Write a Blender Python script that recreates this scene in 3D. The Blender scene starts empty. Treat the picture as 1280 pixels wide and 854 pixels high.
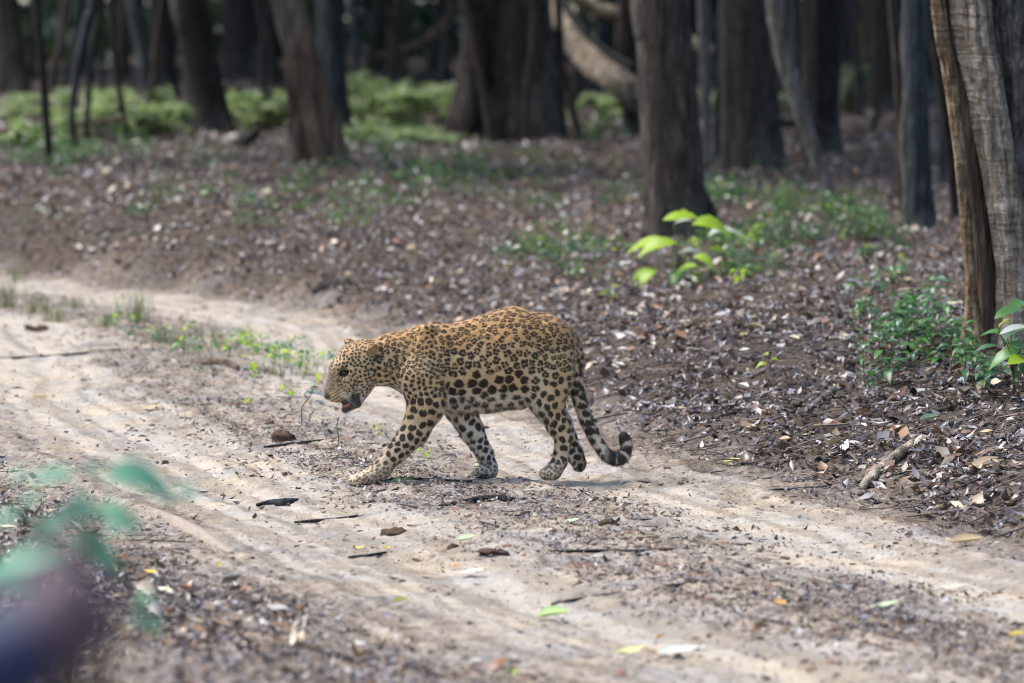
import bpy, math, random
import numpy as np
from mathutils import Vector, Matrix, Quaternion
from mathutils.kdtree import KDTree

# ------------------------------------------------------------------ camera, sky, sun, exposure
SC = bpy.context.scene
COL = SC.collection
R = math.radians
CAMX, CAMY, CAMZ, PITCH, FPX = 0.138, -20.0, 2.0, 4.0, 5800.0
cam_d = bpy.data.cameras.new('camera')
cam_d.sensor_width = 36.0
cam_d.lens = FPX * 36.0 / 1280.0
cam_d.clip_start = 0.1
cam_d.clip_end = 2000.0
cam_d.dof.use_dof = True
cam_d.dof.focus_distance = 19.98
cam_d.dof.aperture_fstop = 2.7
cam_d.dof.aperture_blades = 0
cam = bpy.data.objects.new('camera', cam_d)
COL.objects.link(cam)
cam.location = (CAMX, CAMY, CAMZ)
cam.rotation_euler = (R(90 - PITCH), 0, 0)
SC.camera = cam

SUN_EL, SUN_AZ = 60.0, -84.0          # azimuth measured from +Y towards +X (sun stands to the left)
world = bpy.data.worlds.new('World')
SC.world = world
world.use_nodes = True
wn = world.node_tree.nodes
wl = world.node_tree.links
sky = wn.new('ShaderNodeTexSky')
sky.sky_type = 'NISHITA'
sky.sun_disc = False
sky.sun_elevation = R(SUN_EL)
sky.sun_rotation = R(SUN_AZ)
sky.air_density = 1.0
sky.dust_density = 1.6
sky.ozone_density = 1.0
wl.new(sky.outputs[0], wn['Background'].inputs[0])
wn['Background'].inputs[1].default_value = 0.15
sun_d = bpy.data.lights.new('sun', 'SUN')
sun_d.energy = 2.6
sun_d.angle = R(38)
sun_d.color = (1.0, 0.95, 0.88)
sun = bpy.data.objects.new('sun', sun_d)
COL.objects.link(sun)
sdir = Vector((math.sin(R(SUN_AZ)) * math.cos(R(SUN_EL)), math.cos(R(SUN_AZ)) * math.cos(R(SUN_EL)), math.sin(R(SUN_EL))))
sun.rotation_euler = sdir.to_track_quat('Z', 'Y').to_euler()
sun.location = sdir * 60
vs = SC.view_settings
vs.view_transform = 'Standard'
vs.look = 'None'
vs.gamma = 1.0
vs.use_curve_mapping = False
vs.exposure = 1.3
SC.cycles.max_bounces = 6
SC.cycles.transparent_max_bounces = 4
SC.cycles.use_denoising = True
SC.cycles.filter_width = 1.05

rng = np.random.default_rng(7)
random.seed(7)

# ------------------------------------------------------------------ helpers
def sm(a, b, x):
    t = np.clip((x - a) / (b - a), 0, 1)
    return t * t * (3 - 2 * t)

_lat = np.random.default_rng(3).random((256, 256))
_lat3 = np.random.default_rng(4).random((64, 64, 64)).astype(np.float32)

def vnoise(x, y):
    x = np.asarray(x, float); y = np.asarray(y, float)
    xi = np.floor(x).astype(int); yi = np.floor(y).astype(int)
    fx = x - xi; fy = y - yi
    fx = fx * fx * (3 - 2 * fx); fy = fy * fy * (3 - 2 * fy)
    a = _lat[xi % 256, yi % 256]; b = _lat[(xi + 1) % 256, yi % 256]
    c = _lat[xi % 256, (yi + 1) % 256]; d = _lat[(xi + 1) % 256, (yi + 1) % 256]
    return (a * (1 - fx) + b * fx) * (1 - fy) + (c * (1 - fx) + d * fx) * fy - 0.5

def fbm(x, y, octv=4):
    s = 0; a = 1.0
    for o in range(octv):
        s = s + a * vnoise(x * 2 ** o + 17.3 * o, y * 2 ** o + 9.1 * o)
        a *= 0.5
    return s

def noise3(p):
    i = np.floor(p).astype(int); f = p - i; f = f * f * (3 - 2 * f)
    r = 0
    for dx in (0, 1):
        for dy in (0, 1):
            for dz in (0, 1):
                w = (f[:, 0] if dx else 1 - f[:, 0]) * (f[:, 1] if dy else 1 - f[:, 1]) * (f[:, 2] if dz else 1 - f[:, 2])
                r = r + w * _lat3[(i[:, 0] + dx) % 64, (i[:, 1] + dy) % 64, (i[:, 2] + dz) % 64]
    return r - 0.5

def mesh_np(name, verts, faces, smooth=False, col=None, attrs=None):
    """verts (n,3); faces (m,k) array of equal sized polygons, or list of such arrays"""
    me = bpy.data.meshes.new(name)
    verts = np.asarray(verts, np.float32)
    if not isinstance(faces, (list, tuple)):
        faces = [faces]
    faces = [np.asarray(f, np.int32) for f in faces if len(f)]
    loops = np.concatenate([f.ravel() for f in faces])
    tot = np.concatenate([np.full(len(f), f.shape[1], np.int32) for f in faces])
    start = np.concatenate([[0], np.cumsum(tot)[:-1]]).astype(np.int32)
    me.vertices.add(len(verts)); me.vertices.foreach_set('co', verts.ravel())
    me.loops.add(len(loops)); me.loops.foreach_set('vertex_index', loops)
    me.polygons.add(len(tot)); me.polygons.foreach_set('loop_start', start)
    me.polygons.foreach_set('loop_total', tot)
    if smooth:
        me.polygons.foreach_set('use_smooth', np.ones(len(tot), bool))
    me.update(calc_edges=True)
    if col is not None:
        a = me.color_attributes.new('Col', 'FLOAT_COLOR', 'POINT')
        c = np.ones((len(verts), 4), np.float32); c[:, :3] = col
        a.data.foreach_set('color', c.ravel())
    for k, v in (attrs or {}).items():
        a = me.attributes.new(k, 'FLOAT', 'POINT'); a.data.foreach_set('value', np.asarray(v, np.float32))
    return me

def obj(name, me, mat=None, parent=None, loc=None, rot=None, scale=None):
    o = bpy.data.objects.new(name, me)
    COL.objects.link(o)
    if mat is not None and me is not None and len(me.materials) == 0:
        me.materials.append(mat)
    if parent is not None:
        o.parent = parent
    if loc is not None: o.location = loc
    if rot is not None: o.rotation_euler = rot
    if scale is not None: o.scale = (scale,) * 3 if isinstance(scale, (int, float)) else scale
    return o

def tag(o, label=None, cat=None, group=None, kind=None):
    if label: o['label'] = label
    if cat: o['category'] = cat
    if group: o['group'] = group
    if kind: o['kind'] = kind
    return o

def empty(name, loc, label, cat, group=None):
    o = bpy.data.objects.new(name, None)
    o.empty_display_size = 0.1
    COL.objects.link(o); o.location = loc
    return tag(o, label, cat, group)

def frames(path):
    path = np.asarray(path, float)
    t = np.gradient(path, axis=0)
    t /= np.linalg.norm(t, axis=1)[:, None] + 1e-9
    ref = np.array([0.31, 0.9, 0.1]) if abs(t[0] @ np.array([0.31, 0.9, 0.1])) < 0.9 else np.array([1.0, 0, 0])
    n = np.zeros_like(t); b = np.zeros_like(t)
    pn = np.cross(t[0], ref); pn /= np.linalg.norm(pn)
    for i in range(len(t)):
        pn = pn - t[i] * (pn @ t[i]); pn /= np.linalg.norm(pn) + 1e-9
        n[i] = pn; b[i] = np.cross(t[i], pn)
    return t, n, b

def resample(pts, rad, n):
    pts = np.asarray(pts, float); rad = np.asarray(rad, float)
    m = len(pts)
    P = np.vstack([2 * pts[0] - pts[1], pts, 2 * pts[-1] - pts[-2]])
    out = []; rr = []
    for s in np.linspace(0, m - 1 - 1e-6, n):
        i = int(s); f = s - i
        p0, p1, p2, p3 = P[i], P[i + 1], P[i + 2], P[i + 3]
        out.append(0.5 * (2 * p1 + (p2 - p0) * f + (2 * p0 - 5 * p1 + 4 * p2 - p3) * f * f + (3 * p1 - p0 - 3 * p2 + p3) * f ** 3))
        rr.append(rad[i] * (1 - f) + rad[i + 1] * f)
    return np.array(out), np.array(rr)

def tube(path, rad, seg=8, rfun=None, cap=True):
    """verts, quads (and end fan tris) of a tube; rfun(i_ring, theta)->multiplier array"""
    path = np.asarray(path, float); n = len(path)
    t, a, b = frames(path)
    th = np.linspace(0, 2 * math.pi, seg, endpoint=False)
    V = np.zeros((n, seg, 3))
    for i in range(n):
        m = rfun(i, th) if rfun else np.ones(seg)
        V[i] = path[i] + (a[i][None] * np.cos(th)[:, None] + b[i][None] * np.sin(th)[:, None]) * (rad[i] * m)[:, None]
    idx = np.arange(n * seg).reshape(n, seg)
    q = np.stack([idx[:-1], np.roll(idx, -1, 1)[:-1], np.roll(idx, -1, 1)[1:], idx[1:]], -1).reshape(-1, 4)
    V = V.reshape(-1, 3); tr = np.zeros((0, 3), int)
    if cap:
        V = np.vstack([V, path[0], path[-1]])
        c0, c1 = n * seg, n * seg + 1
        r0 = idx[0]; r1 = idx[-1]
        tr = np.vstack([np.stack([np.full(seg, c0), np.roll(r0, -1), r0], 1), np.stack([np.full(seg, c1), r1, np.roll(r1, -1)], 1)])
    return V, q, tr

class MB:
    def __init__(self): self.v = []; self.q = []; self.t = []; self.c = []; self.n = 0
    def add(self, v, q=None, t=None, col=None):
        v = np.asarray(v)
        self.v.append(v)
        if q is not None and len(q): self.q.append(np.asarray(q) + self.n)
        if t is not None and len(t): self.t.append(np.asarray(t) + self.n)
        if col is not None: self.c.append(np.broadcast_to(np.asarray(col, float), (len(v), 3)))
        self.n += len(v)
    def tube(self, pts, rad, n=12, seg=8, rfun=None, col=None):
        p, r = resample(pts, rad, n)
        v, q, t = tube(p, r, seg, rfun)
        self.add(v, q, t, col)
    def mesh(self, name, smooth=True):
        f = []
        if self.q: f.append(np.vstack(self.q))
        if self.t: f.append(np.vstack(self.t))
        return mesh_np(name, np.vstack(self.v), f, smooth, np.vstack(self.c) if self.c else None)

# ------------------------------------------------------------------ materials
def mat_new(name):
    m = bpy.data.materials.new(name); m.use_nodes = True
    nt = m.node_tree
    return m, nt, nt.nodes['Principled BSDF'], nt.nodes['Material Output']

def nd(nt, typ, **kw):
    n = nt.nodes.new(typ)
    for k, v in kw.items():
        if k.startswith('i_'):
            n.inputs[int(k[2:]) if k[2:].isdigit() else k[2:]].default_value = v
        else:
            setattr(n, k, v)
    return n

def ramp(nt, stops, fac):
    r = nt.nodes.new('ShaderNodeValToRGB')
    e = r.color_ramp.elements
    while len(e) < len(stops): e.new(0.5)
    for el, (p, c) in zip(e, stops):
        el.position = p; el.color = (*c, 1)
    nt.links.new(fac, r.inputs[0])
    return r

def mixc(nt, fac, a, b, mode='MIX'):
    m = nt.nodes.new('ShaderNodeMix'); m.data_type = 'RGBA'; m.blend_type = mode
    for sock, val in ((m.inputs[0], fac), (m.inputs[6], a), (m.inputs[7], b)):
        if hasattr(val, 'links'): nt.links.new(val, sock)
        elif isinstance(val, tuple): sock.default_value = (*val, 1)
        else: sock.default_value = val
    return m.outputs[2]

def noise_n(nt, scale, detail=5, rough=0.6, vec=None, dist=0.0):
    n = nd(nt, 'ShaderNodeTexNoise'); n.inputs['Scale'].default_value = scale
    n.inputs['Detail'].default_value = detail; n.inputs['Roughness'].default_value = rough
    n.inputs['Distortion'].default_value = dist
    if vec is not None: nt.links.new(vec, n.inputs['Vector'])
    return n

def mapped(nt, scale, coord='Object'):
    tc = nd(nt, 'ShaderNodeTexCoord'); mp = nd(nt, 'ShaderNodeMapping')
    mp.inputs['Scale'].default_value = scale
    nt.links.new(tc.outputs[coord], mp.inputs['Vector'])
    return mp.outputs[0]

def bump(nt, h, strength, dist, bsdf, prev=None):
    b = nd(nt, 'ShaderNodeBump'); b.inputs['Strength'].default_value = strength; b.inputs['Distance'].default_value = dist
    nt.links.new(h, b.inputs['Height'])
    if prev is not None: nt.links.new(prev, b.inputs['Normal'])
    if bsdf is not None: nt.links.new(b.outputs[0], bsdf.inputs['Normal'])
    return b.outputs[0]

def mat_attr(name, rough=0.6, trans=0.0, spec=0.5, var=0.0):
    m, nt, b, out = mat_new(name)
    a = nd(nt, 'ShaderNodeAttribute', attribute_name='Col')
    c = a.outputs[0]
    if var:
        nz = noise_n(nt, 60, 3, 0.6, mapped(nt, (1, 1, 1)))
        r = ramp(nt, [(0.3, (1 - var,) * 3), (0.7, (1 + var,) * 3)], nz.outputs[0])
        c = mixc(nt, 1.0, c, r.outputs[0], 'MULTIPLY')
    nt.links.new(c, b.inputs['Base Color'])
    b.inputs['Roughness'].default_value = rough
    b.inputs['Specular IOR Level'].default_value = spec
    if trans:
        t = nd(nt, 'ShaderNodeBsdfTranslucent'); nt.links.new(c, t.inputs[0])
        mx = nd(nt, 'ShaderNodeMixShader'); mx.inputs[0].default_value = trans
        nt.links.new(b.outputs[0], mx.inputs[1]); nt.links.new(t.outputs[0], mx.inputs[2])
        nt.links.new(mx.outputs[0], out.inputs[0])
    return m

def mat_leaf(name, col, col2, rough=0.4, trans=0.35, tcol=None):
    m, nt, b, out = mat_new(name)
    oi = nd(nt, 'ShaderNodeObjectInfo')
    nz = noise_n(nt, 25, 3, 0.6, mapped(nt, (1, 1, 1)))
    ad = nd(nt, 'ShaderNodeMath', operation='ADD'); nt.links.new(oi.outputs['Random'], ad.inputs[0]); nt.links.new(nz.outputs[0], ad.inputs[1])
    hf = nd(nt, 'ShaderNodeMath', operation='MULTIPLY'); nt.links.new(ad.outputs[0], hf.inputs[0]); hf.inputs[1].default_value = 0.6
    c = mixc(nt, hf.outputs[0], col, col2)
    nt.links.new(c, b.inputs['Base Color'])
    b.inputs['Roughness'].default_value = rough
    t = nd(nt, 'ShaderNodeBsdfTranslucent')
    if tcol: t.inputs[0].default_value = (*tcol, 1)
    else: nt.links.new(c, t.inputs[0])
    mx = nd(nt, 'ShaderNodeMixShader'); mx.inputs[0].default_value = trans
    nt.links.new(b.outputs[0], mx.inputs[1]); nt.links.new(t.outputs[0], mx.inputs[2])
    nt.links.new(mx.outputs[0], out.inputs[0])
    return m

def mat_bark(name, dark, mid, light, vscale=(9, 9, 2.2), bump_d=0.02, ring=0.0, lichen=0.25):
    m, nt, b, out = mat_new(name)
    v = mapped(nt, vscale)
    n1 = noise_n(nt, 2.2, 7, 0.65, v, 0.6)
    n2 = noise_n(nt, 1.3, 4, 0.6, mapped(nt, (1.3, 1.3, 0.8)))
    n3 = noise_n(nt, 1.0, 4, 0.6, mapped(nt, (16, 16, .7)), .4)
    vo = nd(nt, 'ShaderNodeTexVoronoi', feature='DISTANCE_TO_EDGE'); vo.inputs['Scale'].default_value = 2.0
    nt.links.new(v, vo.inputs['Vector'])
    c1 = ramp(nt, [(0.3, dark), (0.52, mid), (0.72, light)], n1.outputs[0])
    crack = ramp(nt, [(0.0, (0.6, 0.55, 0.52)), (0.10, (1, 1, 1))], vo.outputs[0])
    c2 = mixc(nt, 0.7, c1.outputs[0], crack.outputs[0], 'MULTIPLY')
    gv = ramp(nt, [(0.36, (0.4, 0.36, 0.33)), (0.5, (1, 1, 1)), (0.7, (1.35, 1.3, 1.25))], n3.outputs[0])
    c2 = mixc(nt, 0.5 if ring else 0.8, c2, gv.outputs[0], 'MULTIPLY')
    lf = ramp(nt, [(0.52, (0, 0, 0)), (0.68, (1, 1, 1))], n2.outputs[0])
    lm = nd(nt, 'ShaderNodeMath', operation='MULTIPLY'); nt.links.new(lf.outputs[0], lm.inputs[0]); lm.inputs[1].default_value = lichen
    c3 = mixc(nt, lm.outputs[0], c2, (0.22, 0.23, 0.2))
    nt.links.new(c3, b.inputs['Base Color'])
    b.inputs['Roughness'].default_value = 0.85
    b.inputs['Specular IOR Level'].default_value = 0.25
    p = bump(nt, vo.outputs[0], 0.4, bump_d, None)
    p = bump(nt, n3.outputs[0], 0.8, bump_d * 1.5, None, p)
    p = bump(nt, n1.outputs[0], 0.9, bump_d, b if not ring else None, p)
    if ring:
        w = noise_n(nt, 1.0, 5, 0.6, mapped(nt, (2.2, 2.2, 9)), 2.6)
        rr = ramp(nt, [(0.34, (0.4, 0.34, 0.28)), (0.5, (0.95, 0.93, 0.9)), (0.68, (1.9, 1.85, 1.78))], w.outputs[0])
        nt.links.new(mixc(nt, 0.55, c3, rr.outputs[0], 'MULTIPLY'), b.inputs['Base Color'])
        bump(nt, w.outputs[0], ring * .8, 0.03, b, p)
    return m

M = {}
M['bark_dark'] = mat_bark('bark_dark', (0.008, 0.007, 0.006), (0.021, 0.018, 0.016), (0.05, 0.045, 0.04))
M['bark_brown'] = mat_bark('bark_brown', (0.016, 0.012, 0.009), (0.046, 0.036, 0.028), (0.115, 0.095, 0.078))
M['bark_blue'] = mat_bark('bark_bluegrey', (0.012, 0.015, 0.017), (0.03, 0.036, 0.04), (0.08, 0.09, 0.094), lichen=0.4)  # blue tint puts skylight on rear trunks into the bark colour
M['bark_pale'] = mat_bark('bark_pale', (0.08, 0.062, 0.045), (0.26, 0.215, 0.165), (0.52, 0.47, 0.39), (6, 6, 2.2), 0.03, 1.0, 0.45)
M['bark_warm'] = mat_bark('bark_warm', (0.06, 0.038, 0.022), (0.22, 0.15, 0.085), (0.44, 0.35, 0.24), (9, 9, 3), 0.03, 0.6, 0.3)
M['bark_cracked'] = mat_bark('bark_cracked', (0.05, 0.042, 0.036), (0.12, 0.105, 0.09), (0.26, 0.235, 0.21), (7, 7, 4), 0.04, 0, 0.5)
M['bark_grey'] = mat_bark('bark_grey', (0.06, 0.055, 0.05), (0.13, 0.12, 0.105), (0.25, 0.235, 0.21), (8, 8, 2), 0.015)
M['bark_tan'] = mat_bark('bark_tan', (0.05, 0.033, 0.022), (0.13, 0.09, 0.06), (0.24, 0.18, 0.13), (9, 9, 1.6), 0.02)
M['litter'] = mat_attr('dry_leaf', 0.36, 0.10, 0.62)
M['debris'] = mat_attr('debris', 0.8, 0, 0.3)
M['green_a'] = mat_leaf('leaf_green', (0.045, 0.13, 0.03), (0.1, 0.24, 0.06), 0.33, 0.35)
M['green_b'] = mat_leaf('leaf_bluegreen', (0.035, 0.1, 0.045), (0.09, 0.19, 0.09), 0.3, 0.25)
M['green_lime'] = mat_leaf('leaf_lime', (0.26, 0.44, 0.02), (0.4, 0.56, 0.05), 0.4, 0.5)
M['green_far'] = mat_attr('foliage', 0.27, 0.42, 0.7)
M['stem'] = mat_bark('stem', (0.05, 0.045, 0.02), (0.1, 0.085, 0.04), (0.14, 0.14, 0.06), (40, 40, 10), 0.001)

# ------------------------------------------------------------------ terrain
_ky = [-60, -20, -14, -8, -5, -2.7, -0.5, 1.5, 5, 10.5, 13.5, 16, 20, 25, 60, 400]
_kx = [34, 11, 7.5, 4.4, 3.0, 2.05, 1.38, 0.74, -0.1, -0.95, -2.2, -3.7, -7.5, -14, -90, -900]
_ty = np.linspace(-60, 400, 9201)
_tx = np.interp(_ty, _ky, _kx)
_k = np.hanning(61); _k /= _k.sum()
_tx = np.convolve(np.pad(_tx, 30, mode='edge'), _k, 'valid')
_ts = np.gradient(_tx, _ty)

def ucoord(x, y):
    xe = np.interp(y, _ty, _tx); s = np.interp(y, _ty, _ts)
    wob = 0.12 * fbm(np.asarray(y) * 0.9 + 5, np.asarray(x) * 0.4, 3)
    return (xe - x) / np.sqrt(1 + s * s) + wob

def height(x, y, fine=True):
    x = np.asarray(x, float); y = np.asarray(y, float)
    u = ucoord(x, y)
    v = np.maximum(-u, 0)
    A = 0.36 + 0.12 * sm(0.5, -2.5, x)
    tau = 1.35 - 0.7 * sm(0.0, -2.5, x)
    z = A * (1 - np.exp(-v / tau)) * sm(0, 0.5, v) + 0.016 * np.minimum(v, 45)
    road = sm(-0.1, 0.3, u) * sm(3.6, 3.0, u)
    z = z + road * (-0.035 * np.exp(-((u - 0.6) / 0.36) ** 2) - 0.035 * np.exp(-((u - 2.25) / 0.4) ** 2) + 0.012)
    z = z + 0.14 * sm(3.0, 4.4, u)
    rough = 1 - 0.75 * road
    z = z + rough * (0.10 * fbm(x * 0.7, y * 0.7, 3) * sm(0, 1.2, v + np.maximum(u - 3.2, 0)) + 0.035 * fbm(x * 3.1, y * 3.1, 3))
    if fine:
        z = z + (0.012 + 0.02 * rough) * fbm(x * 11, y * 11, 3) + 0.006 * fbm(x * 40, y * 40, 2)
        z = z + road * 0.020 * fbm(u * 15, y * .35, 2)
    return z

def pix_ray(px, py):
    a = math.radians(PITCH)
    dx = (px - 640) / FPX; dz = -(py - 427) / FPX
    d = np.array([dx, math.cos(a) + dz * math.sin(a), -math.sin(a) + dz * math.cos(a)])
    return d / d[1]

def at(px, py, Y):
    """world point on the vertical plane at world Y seen at a photo pixel"""
    d = pix_ray(px, py)
    return np.array([CAMX, CAMY, CAMZ]) + d * (Y - CAMY)

def ground(px, py):
    d = pix_ray(px, py)
    t = np.concatenate([np.arange(5, 60, 0.04), np.arange(60, 160, 0.2)])
    p = np.array([CAMX, CAMY, CAMZ]) + d[None] * t[:, None]
    h = height(p[:, 0], p[:, 1], False)
    k = np.argmax(p[:, 2] < h)
    if p[k, 2] >= h[k]: k = len(t) - 1
    return np.array([p[k, 0], p[k, 1], float(height(p[k, 0], p[k, 1]))])

xs = np.concatenate([-np.geomspace(3.7, 160, 60)[::-1], np.arange(-3.65, 3.66, 0.026), np.geomspace(3.7, 160, 60)])
ys = np.concatenate([-np.geomspace(8, 60, 40)[::-1], np.arange(-7.96, 6, 0.04), np.arange(6, 25, 0.1), np.geomspace(25.1, 320, 70)])
GX, GY = np.meshgrid(xs, ys, indexing='ij')
GZ = height(GX.ravel(), GY.ravel()).reshape(GX.shape)
U = ucoord(GX, GY)
n1 = fbm(GX * 1.7, GY * 1.3, 4); n2 = fbm(GX * 6, GY * 3.5, 3)
uw = U + 0.35 * n1 + 0.15 * n2
track = np.maximum(np.exp(-np.abs((uw - 0.6) / 0.5) ** 3), np.exp(-np.abs((uw - 2.25) / 0.55) ** 3))
track = np.maximum(track, 0.42 * sm(0, 0.4, uw) * sm(3.5, 2.9, uw))
track = track * (0.8 + 0.5 * n2)
bank = sm(0.15, -0.5, uw)
rut = fbm(U * 17 + 1.5 * n1, GY * .22, 3)
nX, nY = GX.shape
idx = np.arange(nX * nY).reshape(nX, nY)
quads = np.stack([idx[:-1, :-1], idx[1:, :-1], idx[1:, 1:], idx[:-1, 1:]], -1).reshape(-1, 4)
uc = (0.25 * (U[:-1, :-1] + U[1:, :-1] + U[1:, 1:] + U[:-1, 1:])).ravel()
isroad = (uc > 0.0) & (uc < 3.15)
GV = np.stack([GX, GY, GZ], -1).reshape(-1, 3)

m, nt, b, out = mat_new('forest_soil')
tr = nd(nt, 'ShaderNodeAttribute', attribute_name='track')
bk = nd(nt, 'ShaderNodeAttribute', attribute_name='bank')
vec = mapped(nt, (1, 1, 1))
nA = noise_n(nt, 9, 8, 0.7, vec); nB = noise_n(nt, 70, 5, 0.7, vec); nC = noise_n(nt, 2.2, 5, 0.6, vec)
nS = noise_n(nt, 22, 6, 0.75, mapped(nt, (1, 0.45, 1)))
sand = ramp(nt, [(0.25, (0.25, 0.22, 0.18)), (0.5, (0.37, 0.332, 0.28)), (0.75, (0.475, 0.428, 0.366))], nA.outputs[0])
med = ramp(nt, [(0.3, (0.08, 0.067, 0.057)), (0.5, (0.22, 0.188, 0.16)), (0.7, (0.38, 0.33, 0.285))], nS.outputs[0])
soil = ramp(nt, [(0.3, (0.03, 0.023, 0.019)), (0.55, (0.085, 0.066, 0.053)), (0.8, (0.17, 0.135, 0.11))], nS.outputs[0])
tf = nd(nt, 'ShaderNodeMath', operation='ADD'); nt.links.new(tr.outputs['Fac'], tf.inputs[0])
sb = nd(nt, 'ShaderNodeMath', operation='MULTIPLY_ADD'); nt.links.new(nS.outputs[0], sb.inputs[0]); sb.inputs[1].default_value = 1.0; sb.inputs[2].default_value = -0.5
nt.links.new(sb.outputs[0], tf.inputs[1])
tfr = ramp(nt, [(0.2, (0, 0, 0)), (0.62, (1, 1, 1))], tf.outputs[0])
c = mixc(nt, tfr.outputs[0], med.outputs[0], sand.outputs[0])
ra = nd(nt, 'ShaderNodeAttribute', attribute_name='rut')
rm = nd(nt, 'ShaderNodeMath', operation='ADD'); nt.links.new(ra.outputs['Fac'], rm.inputs[0]); rm.inputs[1].default_value = 0.5
rr_ = ramp(nt, [(0.3, (0.74, 0.72, 0.7)), (0.45, (0.95, 0.95, 0.95)), (0.8, (1.05, 1.05, 1.05))], rm.outputs[0])
c = mixc(nt, 1.0, c, rr_.outputs[0], 'MULTIPLY')
c = mixc(nt, bk.outputs['Fac'], c, soil.outputs[0])
spk = ramp(nt, [(0.33, (0.3, 0.26, 0.23)), (0.42, (1, 1, 1))], nB.outputs[0])
c = mixc(nt, 0.75, c, spk.outputs[0], 'MULTIPLY')
hue = ramp(nt, [(0.35, (0.88, 0.92, 1.0)), (0.65, (1.08, 1.0, 0.9))], nC.outputs[0])
c = mixc(nt, 1.0, c, hue.outputs[0], 'MULTIPLY')
nt.links.new(c, b.inputs['Base Color'])
b.inputs['Roughness'].default_value = 0.95
b.inputs['Specular IOR Level'].default_value = 0.15
p = bump(nt, nS.outputs[0], 0.6, 0.03, None)
bump(nt, nB.outputs[0], 0.6, 0.012, b, p)
M['soil'] = m

def sub_ground(name, mask):
    q = quads[mask]
    used = np.unique(q); remap = np.zeros(len(GV), int); remap[used] = np.arange(len(used))
    me = mesh_np(name, GV[used], remap[q], True, None, {'track': track.ravel()[used], 'rut': rut.ravel()[used], 'bank': bank.ravel()[used]})
    return tag(obj(name, me, M['soil']), kind='structure')
road_o = sub_ground('dirt_road', isroad)
tag(road_o, 'pale sandy two-rut dirt track curving through the forest', None)
floor_o = sub_ground('forest_floor', ~isroad)
tag(floor_o, 'brown forest floor rising in a bank beside the track')

# ------------------------------------------------------------------ leaf litter and debris (uncountable)
def scatter_leaves(name, X, Y, L, cols, lift=0.012, tilt=0.5, thin=0.42, jitter=0.3):
    n = len(X)
    Z = height(X, Y) + rng.random(n) * lift
    a = rng.random(n) * 2 * math.pi
    pit = rng.normal(0, tilt, n); rol = rng.normal(0, tilt, n)
    W = L * thin * (0.7 + 0.6 * rng.random(n))
    curl = rng.normal(0.1, 0.2, n) * L
    base = np.array([[-.5, 0, 0], [-.05, .5, 0], [.5, 0, 0], [-.05, -.5, 0], [0.0, 0, -1]])
    v = np.zeros((n, 5, 3))
    v[:, :, 0] = base[None, :, 0] * L[:, None]; v[:, :, 1] = base[None, :, 1] * W[:, None]
    v[:, :, 2] = base[None, :, 2] * curl[:, None] * 0.5
    v[:, 0, 2] += curl * 0.6 * rng.random(n); v[:, 2, 2] += curl * 0.9 * rng.random(n)
    cp, sp = np.cos(pit), np.sin(pit); cr, sr = np.cos(rol), np.sin(rol)
    x, y, z = v[:, :, 0].copy(), v[:, :, 1].copy(), v[:, :, 2].copy()
    y, z = y * cr[:, None] - z * sr[:, None], y * sr[:, None] + z * cr[:, None]
    x, z = x * cp[:, None] + z * sp[:, None], -x * sp[:, None] + z * cp[:, None]
    ca, sa = np.cos(a)[:, None], np.sin(a)[:, None]
    v[:, :, 0] = x * ca - y * sa + X[:, None]; v[:, :, 1] = x * sa + y * ca + Y[:, None]
    lift_by = np.maximum(0, -z.min(1)) * 0.75
    v[:, :, 2] = z + (Z + lift_by)[:, None]
    f = (np.arange(n)[:, None, None] * 5 + np.array([[0, 4, 1], [1, 4, 2], [2, 4, 3], [3, 4, 0]])[None]).reshape(-1, 3)[:, [0, 1, 2]]
    c = cols[rng.integers(0, len(cols), n)] * (1 + jitter * rng.normal(0, 1, (n, 1))).clip(0.35, 1.9)
    return mesh_np(name, v.reshape(-1, 3), f, False, np.repeat(c, 5, 0))

def sample_area(n, y0, y1, extra, power):
    """points spread over the ground that lies in front of the lens and well to both sides"""
    t = rng.random(n)
    D0, D1 = y0 - CAMY, y1 - CAMY
    D = (D0 ** (1 - power) + t * (D1 ** (1 - power) - D0 ** (1 - power))) ** (1 / (1 - power))
    half = D * 0.1104 + extra
    X = CAMX + (rng.random(n) * 2 - 1) * half
    return X, D + CAMY

DRY = np.array([[.10, .07, .055], [.15, .115, .095], [.20, .17, .155], [.29, .25, .225], [.08, .058, .048], [.14, .09, .07],
                [.18, .105, .08], [.17, .15, .15], [.38, .35, .34], [.055, .043, .04], [.13, .115, .115], [.22, .165, .12], [.09, .075, .075], [.12, .1, .11]])
DRY = DRY * np.array([.78, .82, .89])
X, Y = sample_area(340000, -7.5, 34, 1.0, 1.35)
u = ucoord(X, Y); g = fbm(X * 1.3, Y * 1.3, 3); g2 = fbm(X * 5, Y * 5, 2)
ub = u + 0.3 * g
dens = 0.95 * sm(0.1, -0.55, ub) + 0.75 * np.exp(-((ub - 1.4) / 0.38) ** 2) + 0.55 * sm(2.9, 3.5, ub) + 0.035
dens = dens * (0.25 + 1.2 * sm(-0.4, 0.4, g + g2))
keep = rng.random(len(X)) < dens
X, Y = X[keep], Y[keep]
onroad = (ucoord(X, Y) > -0.1) & (ucoord(X, Y) < 3.0)
L = rng.lognormal(-3.5, 0.45, len(X)).clip(0.010, 0.085) * np.where(onroad, 0.55, np.where(ucoord(X, Y) > 2.5, .7, 1.0)) * (1 + 0.012 * np.maximum(Y, 0))
me = scatter_leaves('leaf_litter', X, Y, L, DRY, 0.016, 0.38)
tag(obj('leaf_litter', me, M['litter']), 'carpet of small dry brown leaves covering the banks', 'leaf litter', kind='stuff')
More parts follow.
